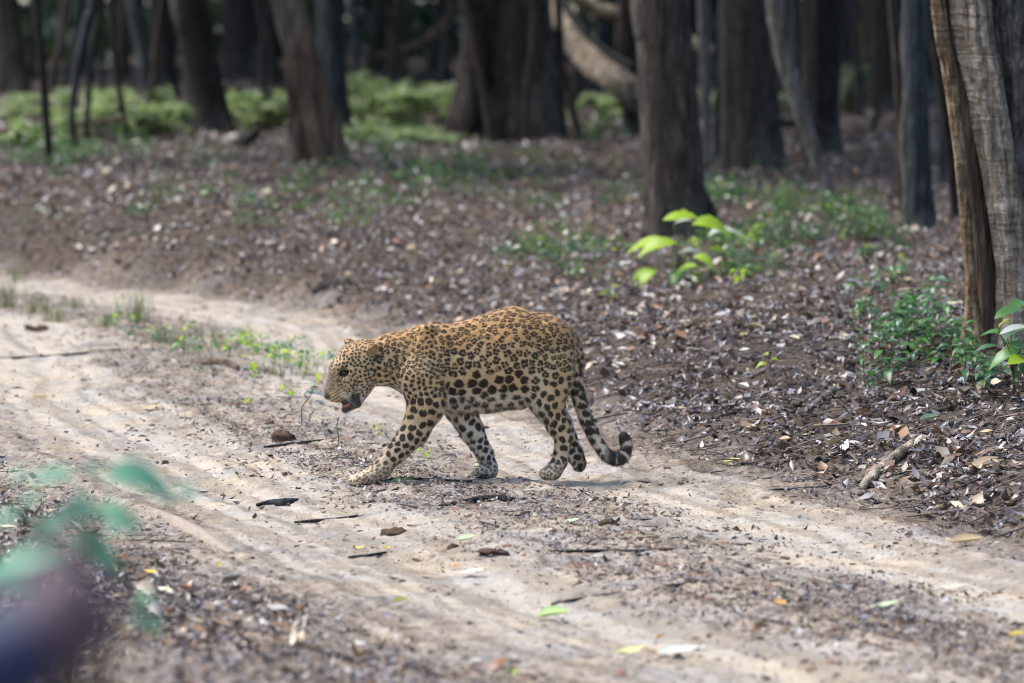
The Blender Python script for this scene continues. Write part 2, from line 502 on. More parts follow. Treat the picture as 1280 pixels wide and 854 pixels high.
# bigger curled leaves and twigs in drifts over the fine litter
X, Y = sample_area(15000, -6, 30, 1.0, 1.3)
ub = ucoord(X, Y) + .3 * fbm(X * 1.3, Y * 1.3, 3)
keep = rng.random(len(X)) < (sm(.0, -.5, ub) * (.2 + 1.1 * sm(-.2, .4, fbm(X * 1.1 + 40, Y * 1.1, 3))) + .35 * sm(2.9, 3.4, ub) + .02)
X, Y = X[keep], Y[keep]
WARM = np.array([[.26, .16, .09], [.34, .23, .13], [.2, .11, .06], [.42, .33, .22], [.3, .15, .07], [.17, .12, .09], [.46, .4, .32], [.12, .08, .055], [.22, .19, .17]])
onr = (ucoord(X, Y) > -.1) & (ucoord(X, Y) < 3)
X, Y = X[~onr], Y[~onr]
WARM = WARM * np.array([.78, .82, .88])
me = scatter_leaves('curled_leaves', X, Y, rng.uniform(.045, .11, len(X)) , WARM, .03, .36, .5)
tag(obj('curled_leaves', me, M['litter']), 'larger curled dry leaves drifted over the bank litter', 'leaf litter', kind='stuff')
X, Y = sample_area(5200, -6, 26, .8, 1.3)
keep = rng.random(len(X)) < sm(.1, -.3, ucoord(X, Y)) + .3 * sm(2.8, 3.3, ucoord(X, Y)) + .25 * np.exp(-((ucoord(X, Y) - 1.4) / .4) ** 2)
mb = MB()
for x, y in zip(X[keep], Y[keep]):
    a = rng.random() * 6.28; ur = float(ucoord(x, y)); l = rng.lognormal(-2.3, .5) if ur < 0 or ur > 3 else rng.lognormal(-3.1, .4); dx, dy = math.cos(a) * l, math.sin(a) * l
    px_ = np.array([x - dx, x + dx * .1 + rng.normal(0, .01), x + dx]); py_ = np.array([y - dy, y + dy * .1 + rng.normal(0, .01), y + dy])
    pz_ = height(px_, py_, False) + rng.uniform(-.002, .02) * (1 if ur < 0 else .4); px_[1] += rng.normal(0, .12) * l; py_[1] += rng.normal(0, .12) * l; r0 = rng.uniform(.0016, .005)
    v, q, t = tube(np.stack([px_, py_, pz_], 1), np.array([r0, r0 * .9, r0 * .5]), 4)
    mb.add(v, q, t, np.array([.09, .07, .055]) * rng.uniform(.5, 2.4))
tag(obj('twig_litter', mb.mesh('twig_litter'), M['debris']), 'thin broken twigs strewn through the leaf litter', 'twigs', kind='stuff')
# far litter, larger flecks
X, Y = sample_area(30000, 30, 75, 3, 1.5)
keep = ucoord(X, Y) < 0
X, Y = X[keep], Y[keep]
me = scatter_leaves('far_leaf_litter', X, Y, rng.uniform(0.06, 0.15, len(X)), DRY, 0.03, 0.35)
tag(obj('far_leaf_litter', me, M['litter']), 'fallen leaves strewn between the distant tree trunks', 'leaf litter', kind='stuff')

# crumbs, bark bits and twigs on the track
def debris_mesh(n):
    X, Y = sample_area(n, -7.5, 20, 0.6, 1.6)
    u = ucoord(X, Y) + 0.25 * fbm(X * 1.6, Y * 1.6, 3)
    d = 1.1 * np.exp(-((u - 1.4) / 0.42) ** 2) + 0.07 + 0.7 * sm(0.5, -0.1, u) + 0.5 * sm(2.8, 3.3, u)
    d *= 0.35 + 1.3 * sm(-.2, .4, fbm(X * 3, Y * 2.2, 3))
    k = rng.random(n) < d; X, Y = X[k], Y[k]; n = len(X)
    Z = height(X, Y)
    l = rng.lognormal(-4.35, 0.6, n).clip(0.004, 0.09); w = (l * rng.uniform(.12, .6, n)).clip(0.0025, 0.016); h = w * rng.uniform(.3, .8, n)
    a = rng.random(n) * math.pi * 2
    corner = np.array([[-1, -.6, 0], [1, -.4, 0], [.8, .7, 0], [-.9, .5, 0], [-.6, -.2, 1], [.5, .1, 1]])
    v = corner[None] * np.stack([l / 2, w / 2, h], -1)[:, None] + rng.normal(0, 0.12, (n, 6, 3)) * np.stack([l, w, h], -1)[:, None]
    x = v[..., 0] * np.cos(a)[:, None] - v[..., 1] * np.sin(a)[:, None]; y = v[..., 0] * np.sin(a)[:, None] + v[..., 1] * np.cos(a)[:, None]
    V = np.stack([x + X[:, None], y + Y[:, None], v[..., 2] + Z[:, None] - 0.001], -1)
    f = np.array([[0, 1, 5], [0, 5, 4], [1, 2, 5], [2, 3, 4], [2, 4, 5], [3, 0, 4]])
    F = (np.arange(n)[:, None, None] * 6 + f[None]).reshape(-1, 3)
    pal = np.array([[.05, .035, .028], [.09, .065, .05], [.14, .1, .075], [.2, .16, .13], [.035, .028, .025], [.3, .25, .2], [.16, .09, .06]])
    c = pal[rng.integers(0, len(pal), n)]
    return mesh_np('track_debris', V.reshape(-1, 3), F, False, np.repeat(c, 6, 0))
tag(obj('track_debris', debris_mesh(230000), M['debris']), 'crumbs of bark, soil and broken twigs strewn along the track', 'debris', kind='stuff')

# ------------------------------------------------------------------ trees
def crown_mesh(name, seed, n=2400):
    r = np.random.default_rng(seed)
    k = 26
    cc = r.normal(0, 1, (k, 3)); cc /= np.linalg.norm(cc, axis=1)[:, None]
    cc *= (r.random((k, 1)) ** 0.4) * np.array([3.6, 3.6, 1.7])
    w = r.integers(0, k, n)
    p = cc[w] + r.normal(0, 0.55, (n, 3)) * np.array([1, 1, 0.7])
    s = r.uniform(0.16, 0.42, n)
    a = r.normal(0, 1, (n, 3)); a /= np.linalg.norm(a, axis=1)[:, None]
    b_ = np.cross(a, r.normal(0, 1, (n, 3))); b_ /= np.linalg.norm(b_, axis=1)[:, None]
    V = np.stack([p - a * s[:, None], p + b_ * s[:, None] * .42, p + a * s[:, None], p - b_ * s[:, None] * .42], 1)
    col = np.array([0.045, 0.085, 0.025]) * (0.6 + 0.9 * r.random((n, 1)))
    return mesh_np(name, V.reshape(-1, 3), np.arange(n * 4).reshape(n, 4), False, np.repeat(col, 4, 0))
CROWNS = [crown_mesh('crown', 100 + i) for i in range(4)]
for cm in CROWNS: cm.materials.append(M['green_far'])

def stem_into(mb, pts, rad, seed, seg=26, lobes=0.06, top=None, flare=0.25, fine=0.03, nring=70, roots=5, ridge=.05):
    """one trunk stem: pts (world) from the ground up; extended to height top"""
    pts = [np.asarray(p, float) for p in pts]; rad = list(rad)
    base = pts[0].copy()
    pts.insert(0, base - np.array([0, 0, 0.35])); rad.insert(0, rad[0])
    if top:
        d = pts[-1] - pts[-2]; d = d / (np.linalg.norm(d) + 1e-9); d = d * 0.6 + np.array([0, 0, .4]); d /= np.linalg.norm(d)
        while pts[-1][2] < top:
            d = d * 0.85 + np.array([0, 0, .15]); d /= np.linalg.norm(d)
            pts.append(pts[-1] + d * 1.6); rad.append(max(rad[-1] * 0.93, 0.3 * rad[1]))
    ph = np.random.default_rng(seed).random(8) * 6.28
    P, Rr = resample(pts, rad, nring if not top else nring + 20)
    zb = base[2]
    def rf(i, th):
        hgt = max(P[i][2] - zb, 0)
        tw = 0.25 * hgt
        m_ = 1 + lobes * np.cos(3 * th + ph[0] + tw) + lobes * 0.7 * np.cos(5 * th + ph[1] - tw) + lobes * .4 * np.cos(9 * th + ph[2] + 2 * tw)
        m_ += ridge * (vnoise(th * 2.9 + 7 + .3 * np.sin(hgt * 2 + ph[5]), np.full_like(th, hgt * .5)) * 1.3 + np.abs(vnoise(th * 5.2 + .4 * np.sin(hgt * 3), np.full_like(th, hgt * .9 + 20))) * 1.5)
        m_ += fine * (vnoise(th * 3.8 + 31 * math.sin(ph[3]), np.full_like(th, hgt * 3.0)) * 2 + vnoise(th * 9, np.full_like(th, hgt * 7 + 50)) * 1.6)
        fl = flare * math.exp(-hgt / (1.2 * Rr[i] + 0.05))
        m_ += fl * (0.7 + 0.9 * np.clip(np.cos(roots * th + ph[4]), -0.3, 1))
        return m_
    v, q, t = tube(P, Rr, seg, rf)
    mb.add(v, q, t)
    return P, Rr

def limbs_into(mb, P, Rr, seed, n=5, zmin=5.0):
    r = random.Random(seed)
    cand = [i for i in range(len(P)) if P[i][2] > zmin]
    tips = []
    for k in range(n):
        if not cand: break
        i = r.choice(cand)
        az = r.random() * 6.28; ln = r.uniform(1.8, 3.4)
        p0 = P[i]; d = np.array([math.cos(az), math.sin(az), r.uniform(.35, .9)])
        pts = [p0, p0 + d * ln * .4 + np.array([0, 0, .1]), p0 + d * ln * .75 + np.array([r.uniform(-.2, .2), r.uniform(-.2, .2), .5]), p0 + d * ln + np.array([0, 0, .9])]
        mb.tube(pts, [Rr[i] * .55, Rr[i] * .42, Rr[i] * .25, Rr[i] * .1], 10, 7)
        tips.append(pts[-1])
    return tips

def make_tree(name, label, base_px, pts, mat, group=None, seed=1, top=11.0, flare=.25, lobes=.06, extra=None, crown=1.0, fine=.03, dY=0.0, roots=5, seg=26, nring=70, ridge=.06):
    """pts: (px, py, width in px) going up the trunk; the first sits on the ground"""
    G = ground(*base_px); Yp = G[1] + dY; D = Yp - CAMY
    root = empty(name, G, label, 'tree', group)
    mb = MB()
    def conv(lst, dy=0.0):
        W = [at(a, b_, Yp + dy) for a, b_, w in lst]; r_ = [w * .5 * (D + dy) / FPX for a, b_, w in lst]
        return W, r_
    W, r_ = conv(pts)
    P, Rr = stem_into(mb, W, r_, seed, seg, lobes, top, flare, fine, nring, roots, ridge)
    for e in (extra or []):
        W2, r2 = conv(e['pts'], e.get('dy', 0))
        if 'mat' in e:
            m2 = MB(); stem_into(m2, W2, r2, seed + 7 + len(root.children), e.get('seg', 20), e.get('lobes', .07), e.get('top', top), e.get('flare', .2), e.get('fine', fine), nring, 4, ridge)
            m2.v = [np.vstack(m2.v) - G]; obj('stem', m2.mesh('stem'), M[e['mat']], root); continue
        stem_into(mb, W2, r2, seed + 7, e.get('seg', 20), e.get('lobes', .07), e.get('top', top), e.get('flare', .2), e.get('fine', fine), nring, 4)
    limbs_into(mb, P, Rr, seed, 5 if crown else 0)
    v = np.vstack(mb.v) - G
    mb.v = [v]
    f = ([np.vstack(mb.q)] if mb.q else []) + ([np.vstack(mb.t)] if mb.t else [])
    obj('trunk', mesh_np('trunk', v, f, True), M[mat], root)
    if crown:
        c_ = obj('crown', CROWNS[seed % 4], None, root, loc=(P[-1][0] - G[0], P[-1][1] - G[1], P[-1][2] - G[2] - 0.8), rot=(0, 0, seed * 1.7), scale=crown_scale(P[-1], crown * 1.35))
    return root

# open gaps in the canopy where the sun reaches the forest floor: crowns in the way are small
GAPS = [ground(a, b_) for a, b_ in ((318, 165), (480, 165), (525, 168), (752, 155), (845, 320), (130, 180), (30, 186), (230, 178))]
def crown_scale(c_, s):
    for i_, g in enumerate(GAPS):
        v = np.asarray(c_, float) - g; dd = np.linalg.norm(v - np.array(sdir) * (v @ np.array(sdir)))
        if dd < (3.0 + 4.2 * s if i_ != 4 else 5.2 * s): s = max(.2, s * .35)
    return s
# the big pale tree on the bank: three fused stems
make_tree('large_tree', 'large pale fluted tree of several fused wrinkled stems at the bank edge', (1240, 436),
          [(1278, 440, 60), (1273, 380, 42), (1262, 280, 38), (1247, 180, 40), (1230, 90, 43), (1216, 0, 44)], 'bark_pale', seed=5, top=11, flare=.3, lobes=.05, fine=.13, roots=4, seg=60, nring=170, ridge=.2,
          extra=[{'pts': [(1216, 434, 26), (1215, 370, 15), (1208, 280, 14), (1200, 190, 15), (1187, 90, 17), (1173, 0, 17)], 'dy': -0.02, 'seg': 26, 'flare': .6, 'fine': .16, 'mat': 'bark_warm'},
                 {'pts': [(1237, 434, 22), (1232, 370, 17), (1224, 280, 16), (1214, 190, 18), (1200, 90, 21), (1188, 0, 21)], 'dy': 0.05, 'seg': 26, 'flare': .3, 'fine': .16, 'mat': 'bark_tan'},
                 {'pts': [(1304, 420, 80), (1296, 330, 70), (1282, 220, 66), (1268, 110, 66), (1256, 0, 68)], 'dy': 0.14, 'seg': 30, 'fine': .16, 'mat': 'bark_cracked'},
                 {'pts': [(1254, 436, 44), (1249, 370, 40), (1240, 280, 36), (1227, 190, 34), (1212, 90, 32), (1200, 0, 30)], 'dy': 0.2, 'seg': 22, 'fine': .1, 'mat': 'bark_brown'}], crown=.85)  # last stem is added behind to fill the shaded gap with dark
make_tree('forest_tree', 'dark brown lichened tree rising behind the lime green sapling', (843, 292),
          [(846, 294, 76), (844, 250, 74), (840, 190, 74), (834, 110, 71), (829, 50, 70), (823, 0, 72)], 'bark_brown', seed=8, flare=.14, lobes=.04,
          extra=[{'pts': [(880, 272, 30), (868, 235, 26), (856, 190, 20)], 'top': None, 'dy': .1}], crown=.8, seg=36, nring=90, fine=.04)
make_tree('forest_tree', 'thick two-toned brown trunk behind the leaning grey pole', (940, 213),
          [(940, 214, 78), (938, 150, 72), (935, 80, 70), (930, 0, 64)], 'bark_brown', seed=11, flare=.12, lobes=.1, crown=.9)
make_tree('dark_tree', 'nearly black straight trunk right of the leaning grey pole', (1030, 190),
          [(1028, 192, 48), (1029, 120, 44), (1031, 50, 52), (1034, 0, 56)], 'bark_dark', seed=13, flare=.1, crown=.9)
make_tree('forest_tree', 'slim dark blue-grey trunk with a thin pole alongside it', (1150, 285),
          [(1152, 286, 34), (1149, 200, 29), (1147, 100, 28), (1146, 0, 30)], 'bark_blue', seed=15, flare=.15, crown=.7)
make_tree('young_tree', 'thin crooked pole tree beside the slim blue-grey trunk', (1131, 286),
          [(1131, 287, 9), (1133, 230, 10), (1129, 170, 9), (1134, 110, 10), (1130, 50, 9), (1134, 0, 11)], 'bark_grey', seed=16, top=6, flare=.2, crown=.35, seg=10, nring=50)
make_tree('young_tree', 'slender grey-brown stem leaning behind the slim blue-grey trunk', (1125, 262),
          [(1127, 264, 9), (1124, 150, 9), (1119, 60, 10), (1115, 0, 11)], 'bark_brown', seed=17, top=6, flare=.2, crown=.35, seg=10, nring=40)
make_tree('dark_tree', 'thin black stem leaning beside the large pale tree', (1194, 272),
          [(1194, 274, 10), (1186, 180, 12), (1175, 90, 16), (1162, 0, 18)], 'bark_dark', seed=19, top=7, crown=.4, seg=12)
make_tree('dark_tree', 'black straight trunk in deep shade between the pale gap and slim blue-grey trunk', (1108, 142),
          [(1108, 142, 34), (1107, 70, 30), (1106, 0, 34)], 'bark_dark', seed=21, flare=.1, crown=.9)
make_tree('giant_tree', 'giant buttressed dark brown trunk in the middle of the wood', (632, 172),
          [(640, 173, 100), (642, 130, 92), (640, 70, 84), (638, 0, 78)], 'bark_brown', seed=23, flare=.16, lobes=.12, crown=1.1, seg=44, roots=6,
          extra=[{'pts': [(584, 150, 46), (588, 100, 36), (592, 50, 30), (590, 0, 26)], 'dy': -.3}, {'pts': [(616, 165, 18), (600, 90, 12), (586, 20, 10), (580, 0, 10)], 'dy': -.6, 'seg': 10},
                 {'pts': [(688, 165, 26), (684, 80, 20), (678, 0, 18)], 'dy': -.1}])
make_tree('forest_tree', 'slim blue-grey trunk close beside the giant buttressed tree', (676, 168),
          [(676, 170, 20), (674, 90, 18), (672, 0, 20)], 'bark_blue', seed=25, crown=.6)
make_tree('dark_tree', 'straight dark trunk half hidden behind the lichened tree', (792, 165),
          [(793, 166, 26), (791, 90, 24), (788, 0, 26)], 'bark_dark', seed=27, crown=.8)
make_tree('forest_tree', 'dark teal-grey trunk behind the tan leaning stem', (420, 165),
          [(418, 168, 40), (416, 100, 36), (414, 40, 34), (413, 0, 36)], 'bark_blue', seed=29, crown=.9)
make_tree('leaning_tree', 'tan twin-stemmed tree leaning left with a dark groove', (420, 205),
          [(424, 208, 28), (405, 140, 30), (384, 70, 32), (366, 10, 32), (363, 0, 32)], 'bark_tan', seed=31, crown=.8, lobes=.1,
          extra=[{'pts': [(404, 205, 22), (388, 140, 24), (369, 70, 24), (350, 0, 22)], 'dy': -.06}, {'pts': [(376, 190, 30), (372, 130, 26), (366, 70, 22), (356, 0, 18)], 'dy': .3}])
make_tree('dark_tree', 'broad dark grey-green trunk leaning left with a flared foot', (265, 166),
          [(264, 168, 50), (258, 120, 44), (246, 50, 42), (236, 0, 44)], 'bark_dark', seed=33, flare=.25, crown=.9)
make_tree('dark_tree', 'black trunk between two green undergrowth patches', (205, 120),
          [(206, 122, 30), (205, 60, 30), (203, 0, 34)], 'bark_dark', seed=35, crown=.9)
make_tree('leaning_tree', 'thin grey trunk leaning left before the black trunk', (198, 152),
          [(198, 154, 22), (184, 90, 18), (170, 20, 17), (166, 0, 17)], 'bark_blue', seed=37, crown=.6)
make_tree('young_tree', 'thin black sapling pole standing alone on the left bank', (62, 208),
          [(62, 210, 10), (56, 120, 10), (50, 50, 11), (46, 0, 11)], 'bark_dark', seed=39, top=6, crown=.4, seg=10)
make_tree('young_tree', 'grey sapling with a curved leaning stem', (94, 190),
          [(94, 192, 9), (90, 140, 9), (98, 80, 11), (112, 20, 14), (118, 0, 14)], 'bark_blue', seed=41, top=6, crown=.4, seg=10)
make_tree('young_tree', 'black sapling with an upright stem next to the curved grey one', (109, 188),
          [(109, 190, 8), (110, 130, 8), (116, 60, 9), (128, 0, 9)], 'bark_dark', seed=43, top=6, crown=.4, seg=10)
make_tree('young_tree', 'thin dark sapling leaning away from the curved grey sapling', (161, 180),
          [(161, 181, 8), (152, 130, 8), (143, 70, 8), (139, 0, 7)], 'bark_dark', seed=45, top=6, crown=.4, seg=10)
make_tree('forest_tree', 'wide grey-brown trunk past the green plants at the wood edge', (12, 118),
          [(14, 120, 44), (12, 60, 40), (6, 0, 38)], 'bark_brown', seed=47, crown=.9)
make_tree('forest_tree', 'small forked brown stem near the wide grey-brown trunk', (70, 128),
          [(70, 130, 12), (67, 90, 11), (76, 50, 9)], 'bark_brown', seed=49, top=5, crown=.4, seg=12)
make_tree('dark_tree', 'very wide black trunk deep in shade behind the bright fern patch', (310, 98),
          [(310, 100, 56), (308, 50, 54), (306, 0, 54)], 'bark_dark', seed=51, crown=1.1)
make_tree('forest_tree', 'thin grey-green pole rising just behind the leaning grey pole', (1000, 190),
          [(1003, 190, 12), (998, 110, 12), (994, 0, 14)], 'bark_blue', seed=53, crown=.5, seg=12)
make_tree('forest_tree', 'slim pale grey stem between lichened and two-toned trunks', (884, 205),
          [(884, 205, 12), (882, 100, 14), (880, 0, 16)], 'bark_grey', seed=55, crown=.6, seg=12)
make_tree('forest_tree', 'dim brown trunk in the gap beyond the nearly black trunk', (1088, 138),
          [(1088, 138, 26), (1086, 60, 24), (1082, 0, 26)], 'bark_brown', seed=57, crown=.9)
for k, (px, w, py) in enumerate([(470, 30, 92), (500, 22, 98), (540, 20, 96), (562, 14, 110), (725, 18, 120), (752, 24, 104), (860, 26, 128), (150, 20, 104),
                                 (100, 26, 96), (345, 18, 110), (1070, 16, 110), (985, 20, 130), (40, 14, 100), (1215, 22, 150), (1262, 30, 140), (620, 30, 110)]):
    r_ = random.Random(900 + k); ln = r_.uniform(-14, 14)
    make_tree('distant_tree', '%s %s trunk standing far back in the shaded forest' % ('stout' if w > 19 else 'slim', ['blackish', 'dim brown', 'dim blue-grey'][k % 3]), (px, py),
              [(px, py, w * .75), (px + ln * .5, py - 50, w * .66), (px + ln, py - 110, w * .64)], ['bark_dark', 'bark_brown', 'bark_blue'][k % 3],
              group='distant trunks in the shaded forest', seed=200 + k, crown=1.0, seg=14, nring=40)
for k, (px, w, py, ln) in enumerate([(78, 7, 150, 10), (128, 8, 142, -16), (182, 7, 160, 20), (330, 9, 130, -8), (388, 8, 150, 26), (452, 12, 130, -12), (484, 10, 118, 14), (512, 8, 128, -30), (548, 12, 134, 18), (600, 9, 178, -18),
                                  (655, 8, 184, 12), (704, 12, 172, -6), (716, 7, 150, 16), (742, 9, 128, -10), (768, 8, 150, 8), (866, 9, 160, -10), (896, 8, 200, 6), (968, 8, 196, -26), (1012, 7, 206, -40), (1076, 10, 150, -6), (1092, 7, 170, 10), (1178, 9, 230, -14), (1205, 10, 180, 12)]):
    make_tree('slender_tree', 'slender crooked %s stem %s between thicker trunks of the middle wood' % (['blackish', 'blue-grey', 'brown', 'blackish'][k % 4], 'slanting' if abs(ln) > 11 else 'standing upright'), (px, py),
              [(px, py, w), (px + ln * .35 + 3 * math.sin(k), py * .62, w * .9), (px + ln * .6 - 4 * math.cos(k), py * .3, w * .85), (px + ln, 0, w * .8)], ['bark_dark', 'bark_blue', 'bark_brown', 'bark_dark'][k % 4],
              group='slender stems of the middle wood', seed=400 + k, top=6.5, crown=.45, seg=10, nring=36)
# further rows beyond, which close the view
r_ = random.Random(77)
for k in range(34):
    D = r_.uniform(75, 125); X_ = (k - 16.5) / 16.5 * (0.13 * D + 4) + r_.uniform(-.8, .8)
    G = np.array([X_, CAMY + D, float(height(X_, CAMY + D))])
    root = empty('background_tree', G, '%s trunk in the farthest row of the wood' % ['blackish', 'dark brown', 'dark blue-grey'][k % 3], 'tree', 'farthest row of trees')
    mb = MB(); rr_ = r_.uniform(.13, .42); lean = r_.uniform(-.5, .5)
    P, Rr = stem_into(mb, [np.zeros(3), np.array([lean * .4, 0, 2.]), np.array([lean, 0, 5.])], [rr_, rr_ * .85, rr_ * .75], 300 + k, 12, .06, 11, .2, .03, 30)
    limbs_into(mb, P, Rr, k, 4)
    obj('trunk', mb.mesh('trunk'), M[['bark_dark', 'bark_brown', 'bark_blue'][k % 3]], root)
    obj('crown', CROWNS[k % 4], None, root, loc=P[-1] - np.array([0, 0, 1.2]), rot=(0, 0, k), scale=crown_scale(P[-1] + G, 1.6))

# unseen tree beside the view, added so its crown shades the rear
for k, (bx, by, cx, cy, cz, cs_) in enumerate([(7.6, 24.0, 2.0, 23.0, 12, 1.1)]):
    G = np.array([bx, by, float(height(bx, by))]); c_ = np.array([cx, cy, cz]) - G
    root = empty('shade_tree', G, 'tall unseen tree added so its crown shades the rear', 'tree')
    mb = MB(); P, Rr = stem_into(mb, [np.zeros(3), np.array([c_[0] * .05, c_[1] * .05, 2.5]), np.array([c_[0] * .35, c_[1] * .35, 6.0]), c_ + np.array([0, 0, .5])], [.26, .21, .16, .07], 700 + k, 20, .06, None, .3, .04, 40)
    limbs_into(mb, P, Rr, 700 + k, 6)
    obj('trunk', mb.mesh('trunk'), M['bark_brown'], root)
    obj('crown', CROWNS[k % 4], None, root, loc=c_, rot=(0, 0, k * 1.3), scale=cs_)

# leaning and fallen timber
def log(name, label, cat, pts, mat, Y, group=None, seed=1, n=44, seg=16, fine=.10, dys=None, knob=.10):
    """pts: (px,py,width px); lies at world depth Y (plus dys per point)"""
    W = []; r_ = []
    for i, (a, b_, w) in enumerate(pts):
        yy = Y + (dys[i] if dys else 0)
        W.append(at(a, b_, yy)); r_.append(w * .5 * (yy - CAMY) / FPX)
    c_ = np.mean(W, 0)
    mb = MB(); ph = seed * 1.3
    P, Rr = resample([w - c_ for w in W], r_, n)
    v, q, t = tube(P, Rr, seg, lambda i, th: 1 + knob * np.cos(3 * th + ph) + fine * 2 * vnoise(th * 3 + ph, np.full_like(th, i * .7)) + fine * 2 * vnoise(th * 7, np.full_like(th, i * 1.9 + ph)))
    mb.add(v, q, t)
    o = obj(name, mb.mesh(name), M[mat], loc=c_)
    return tag(o, label, cat, group)
G = ground(1038, 252)
log('leaning_pole', 'grey dead pole leaning against the two-toned trunk', 'branch', [(1042, 256, 17), (1020, 195, 18), (995, 120, 21), (978, 60, 22), (968, 0, 24), (955, -60, 24)], 'bark_grey', G[1], seed=3)
log('fallen_tree', 'thick pale fallen tree slanting down behind the lichened tree', 'fallen tree', [(690, -30, 26), (705, 25, 30), (735, 72, 34), (775, 105, 34), (815, 135, 34), (840, 165, 34)], 'bark_pale', 34, seed=4, dys=[3, 2, 1, 0, 0, 0])
log('fallen_branch', 'pale bare branch running above the thick fallen trunk', 'branch', [(690, -20, 16), (735, 6, 17), (775, 20, 18), (830, 40, 18), (890, 66, 16)], 'bark_pale', 37, seed=6)
log('dead_limb', 'curved grey limb arching over the fallen trunk', 'branch', [(700, -10, 9), (722, 30, 9), (760, 66, 9), (790, 82, 8)], 'bark_grey', 33, seed=8)
log('leaning_branch', 'thin dark broken branch propped under the fallen trunk', 'branch', [(727, 176, 9), (716, 140, 10), (702, 90, 12), (690, 60, 10)], 'bark_dark', 32, seed=9)
log('fallen_pole', 'long thin fallen pole lying among the green plants', 'branch', [(-30, 170, 8), (40, 162, 8), (100, 156, 8), (158, 148, 7)], 'bark_tan', 30, seed=10, dys=[0, .5, 1, 1.5])
log('fallen_pole', 'pale broken branch crossing the long fallen pole', 'branch', [(112, 152, 5), (130, 166, 6), (148, 178, 6)], 'bark_grey', 29, seed=11)
log('broken_stump', 'pointed dark broken log jutting up by the bright ferns', 'stump', [(292, 188, 16), (306, 177, 16), (318, 167, 13), (327, 158, 5)], 'bark_dark', ground(300, 186)[1], seed=12, n=14)
log('dead_branch', 'tangled grey dead branch in front of the far dark trunks', 'branch', [(470, 70, 8), (510, 60, 8), (545, 40, 9), (580, 0, 10)], 'bark_tan', 52, seed=14)
log('dead_branch', 'low dark dead branch by the leaning grey pole foot', 'branch', [(968, 148, 9), (985, 156, 9), (1010, 150, 10), (1040, 170, 8)], 'bark_dark', 24, seed=15)

# ------------------------------------------------------------------ undergrowth
def leaf_cloud(name, centers, radii, n, size, cols, seed, up=0.5):
    r = np.random.default_rng(seed)
    w = r.integers(0, len(centers), n)
    d = r.normal(0, 1, (n, 3)); d /= np.linalg.norm(d, axis=1)[:, None]; d *= r.random((n, 1)) ** .45
    p = np.asarray(centers)[w] + d * np.asarray(radii)[w]
    s = r.uniform(.6, 1.3, n) * size
    nrm = r.normal(0, 1, (n, 3)) + np.array([0, 0, up * 2]); nrm /= np.linalg.norm(nrm, axis=1)[:, None]
    a = np.cross(nrm, r.normal(0, 1, (n, 3))); a /= np.linalg.norm(a, axis=1)[:, None]
    b_ = np.cross(nrm, a)
    V = np.stack([p - a * s[:, None], p + b_ * s[:, None] * .45 + nrm * s[:, None] * .08, p + a * s[:, None], p - b_ * s[:, None] * .45 + nrm * s[:, None] * .08], 1)
    c = np.asarray(cols)[r.integers(0, len(cols), n)] * (.7 + .6 * r.random((n, 1)))
    return mesh_np(name, V.reshape(-1, 3), np.arange(4 * n).reshape(n, 4), False, np.repeat(c, 4, 0))
GREENS = [(.16, .27, .05), (.24, .37, .07), (.34, .46, .12), (.12, .2, .09), (.42, .46, .32), (.25, .34, .1), (.55, .56, .47)]  # palest tones put white sun glints into the leaf colour
M['bush'] = mat_attr('bush_foliage', 0.25, 0.5, 0.7)
def bush(label, px, py, wpx, hpx, n, size, seed, cols=GREENS, group='bushes in the sunlit gaps'):
    G = ground(px, py); D = G[1] - CAMY; W = wpx * D / FPX; H = hpx * D / FPX
    root = empty('bush', G, label, 'bush', group)
    r = np.random.default_rng(seed)
    k = 24; W *= 1.35; H *= .8; n = int(n * 4.5); size *= .62
    cs = np.stack([r.uniform(-.5, .5, k) * W, r.uniform(-.5, .5, k) * W, r.uniform(.15, .8, k) * H], 1)
    rd = np.stack([W * r.uniform(.05, .17, k), W * r.uniform(.05, .17, k), H * r.uniform(.08, .3, k)], 1)
    obj('foliage', leaf_cloud('foliage', cs, rd, n, size, cols, seed, 1.1), M['bush'], root)
    mb = MB()
    for c_ in cs:
        mb.tube([np.array([c_[0] * .2, c_[1] * .2, -.1]), c_ * np.array([.6, .6, .5]), c_], [.012, .009, .004], 8, 5)
    obj('stems', mb.mesh('stems'), M['stem'], root)
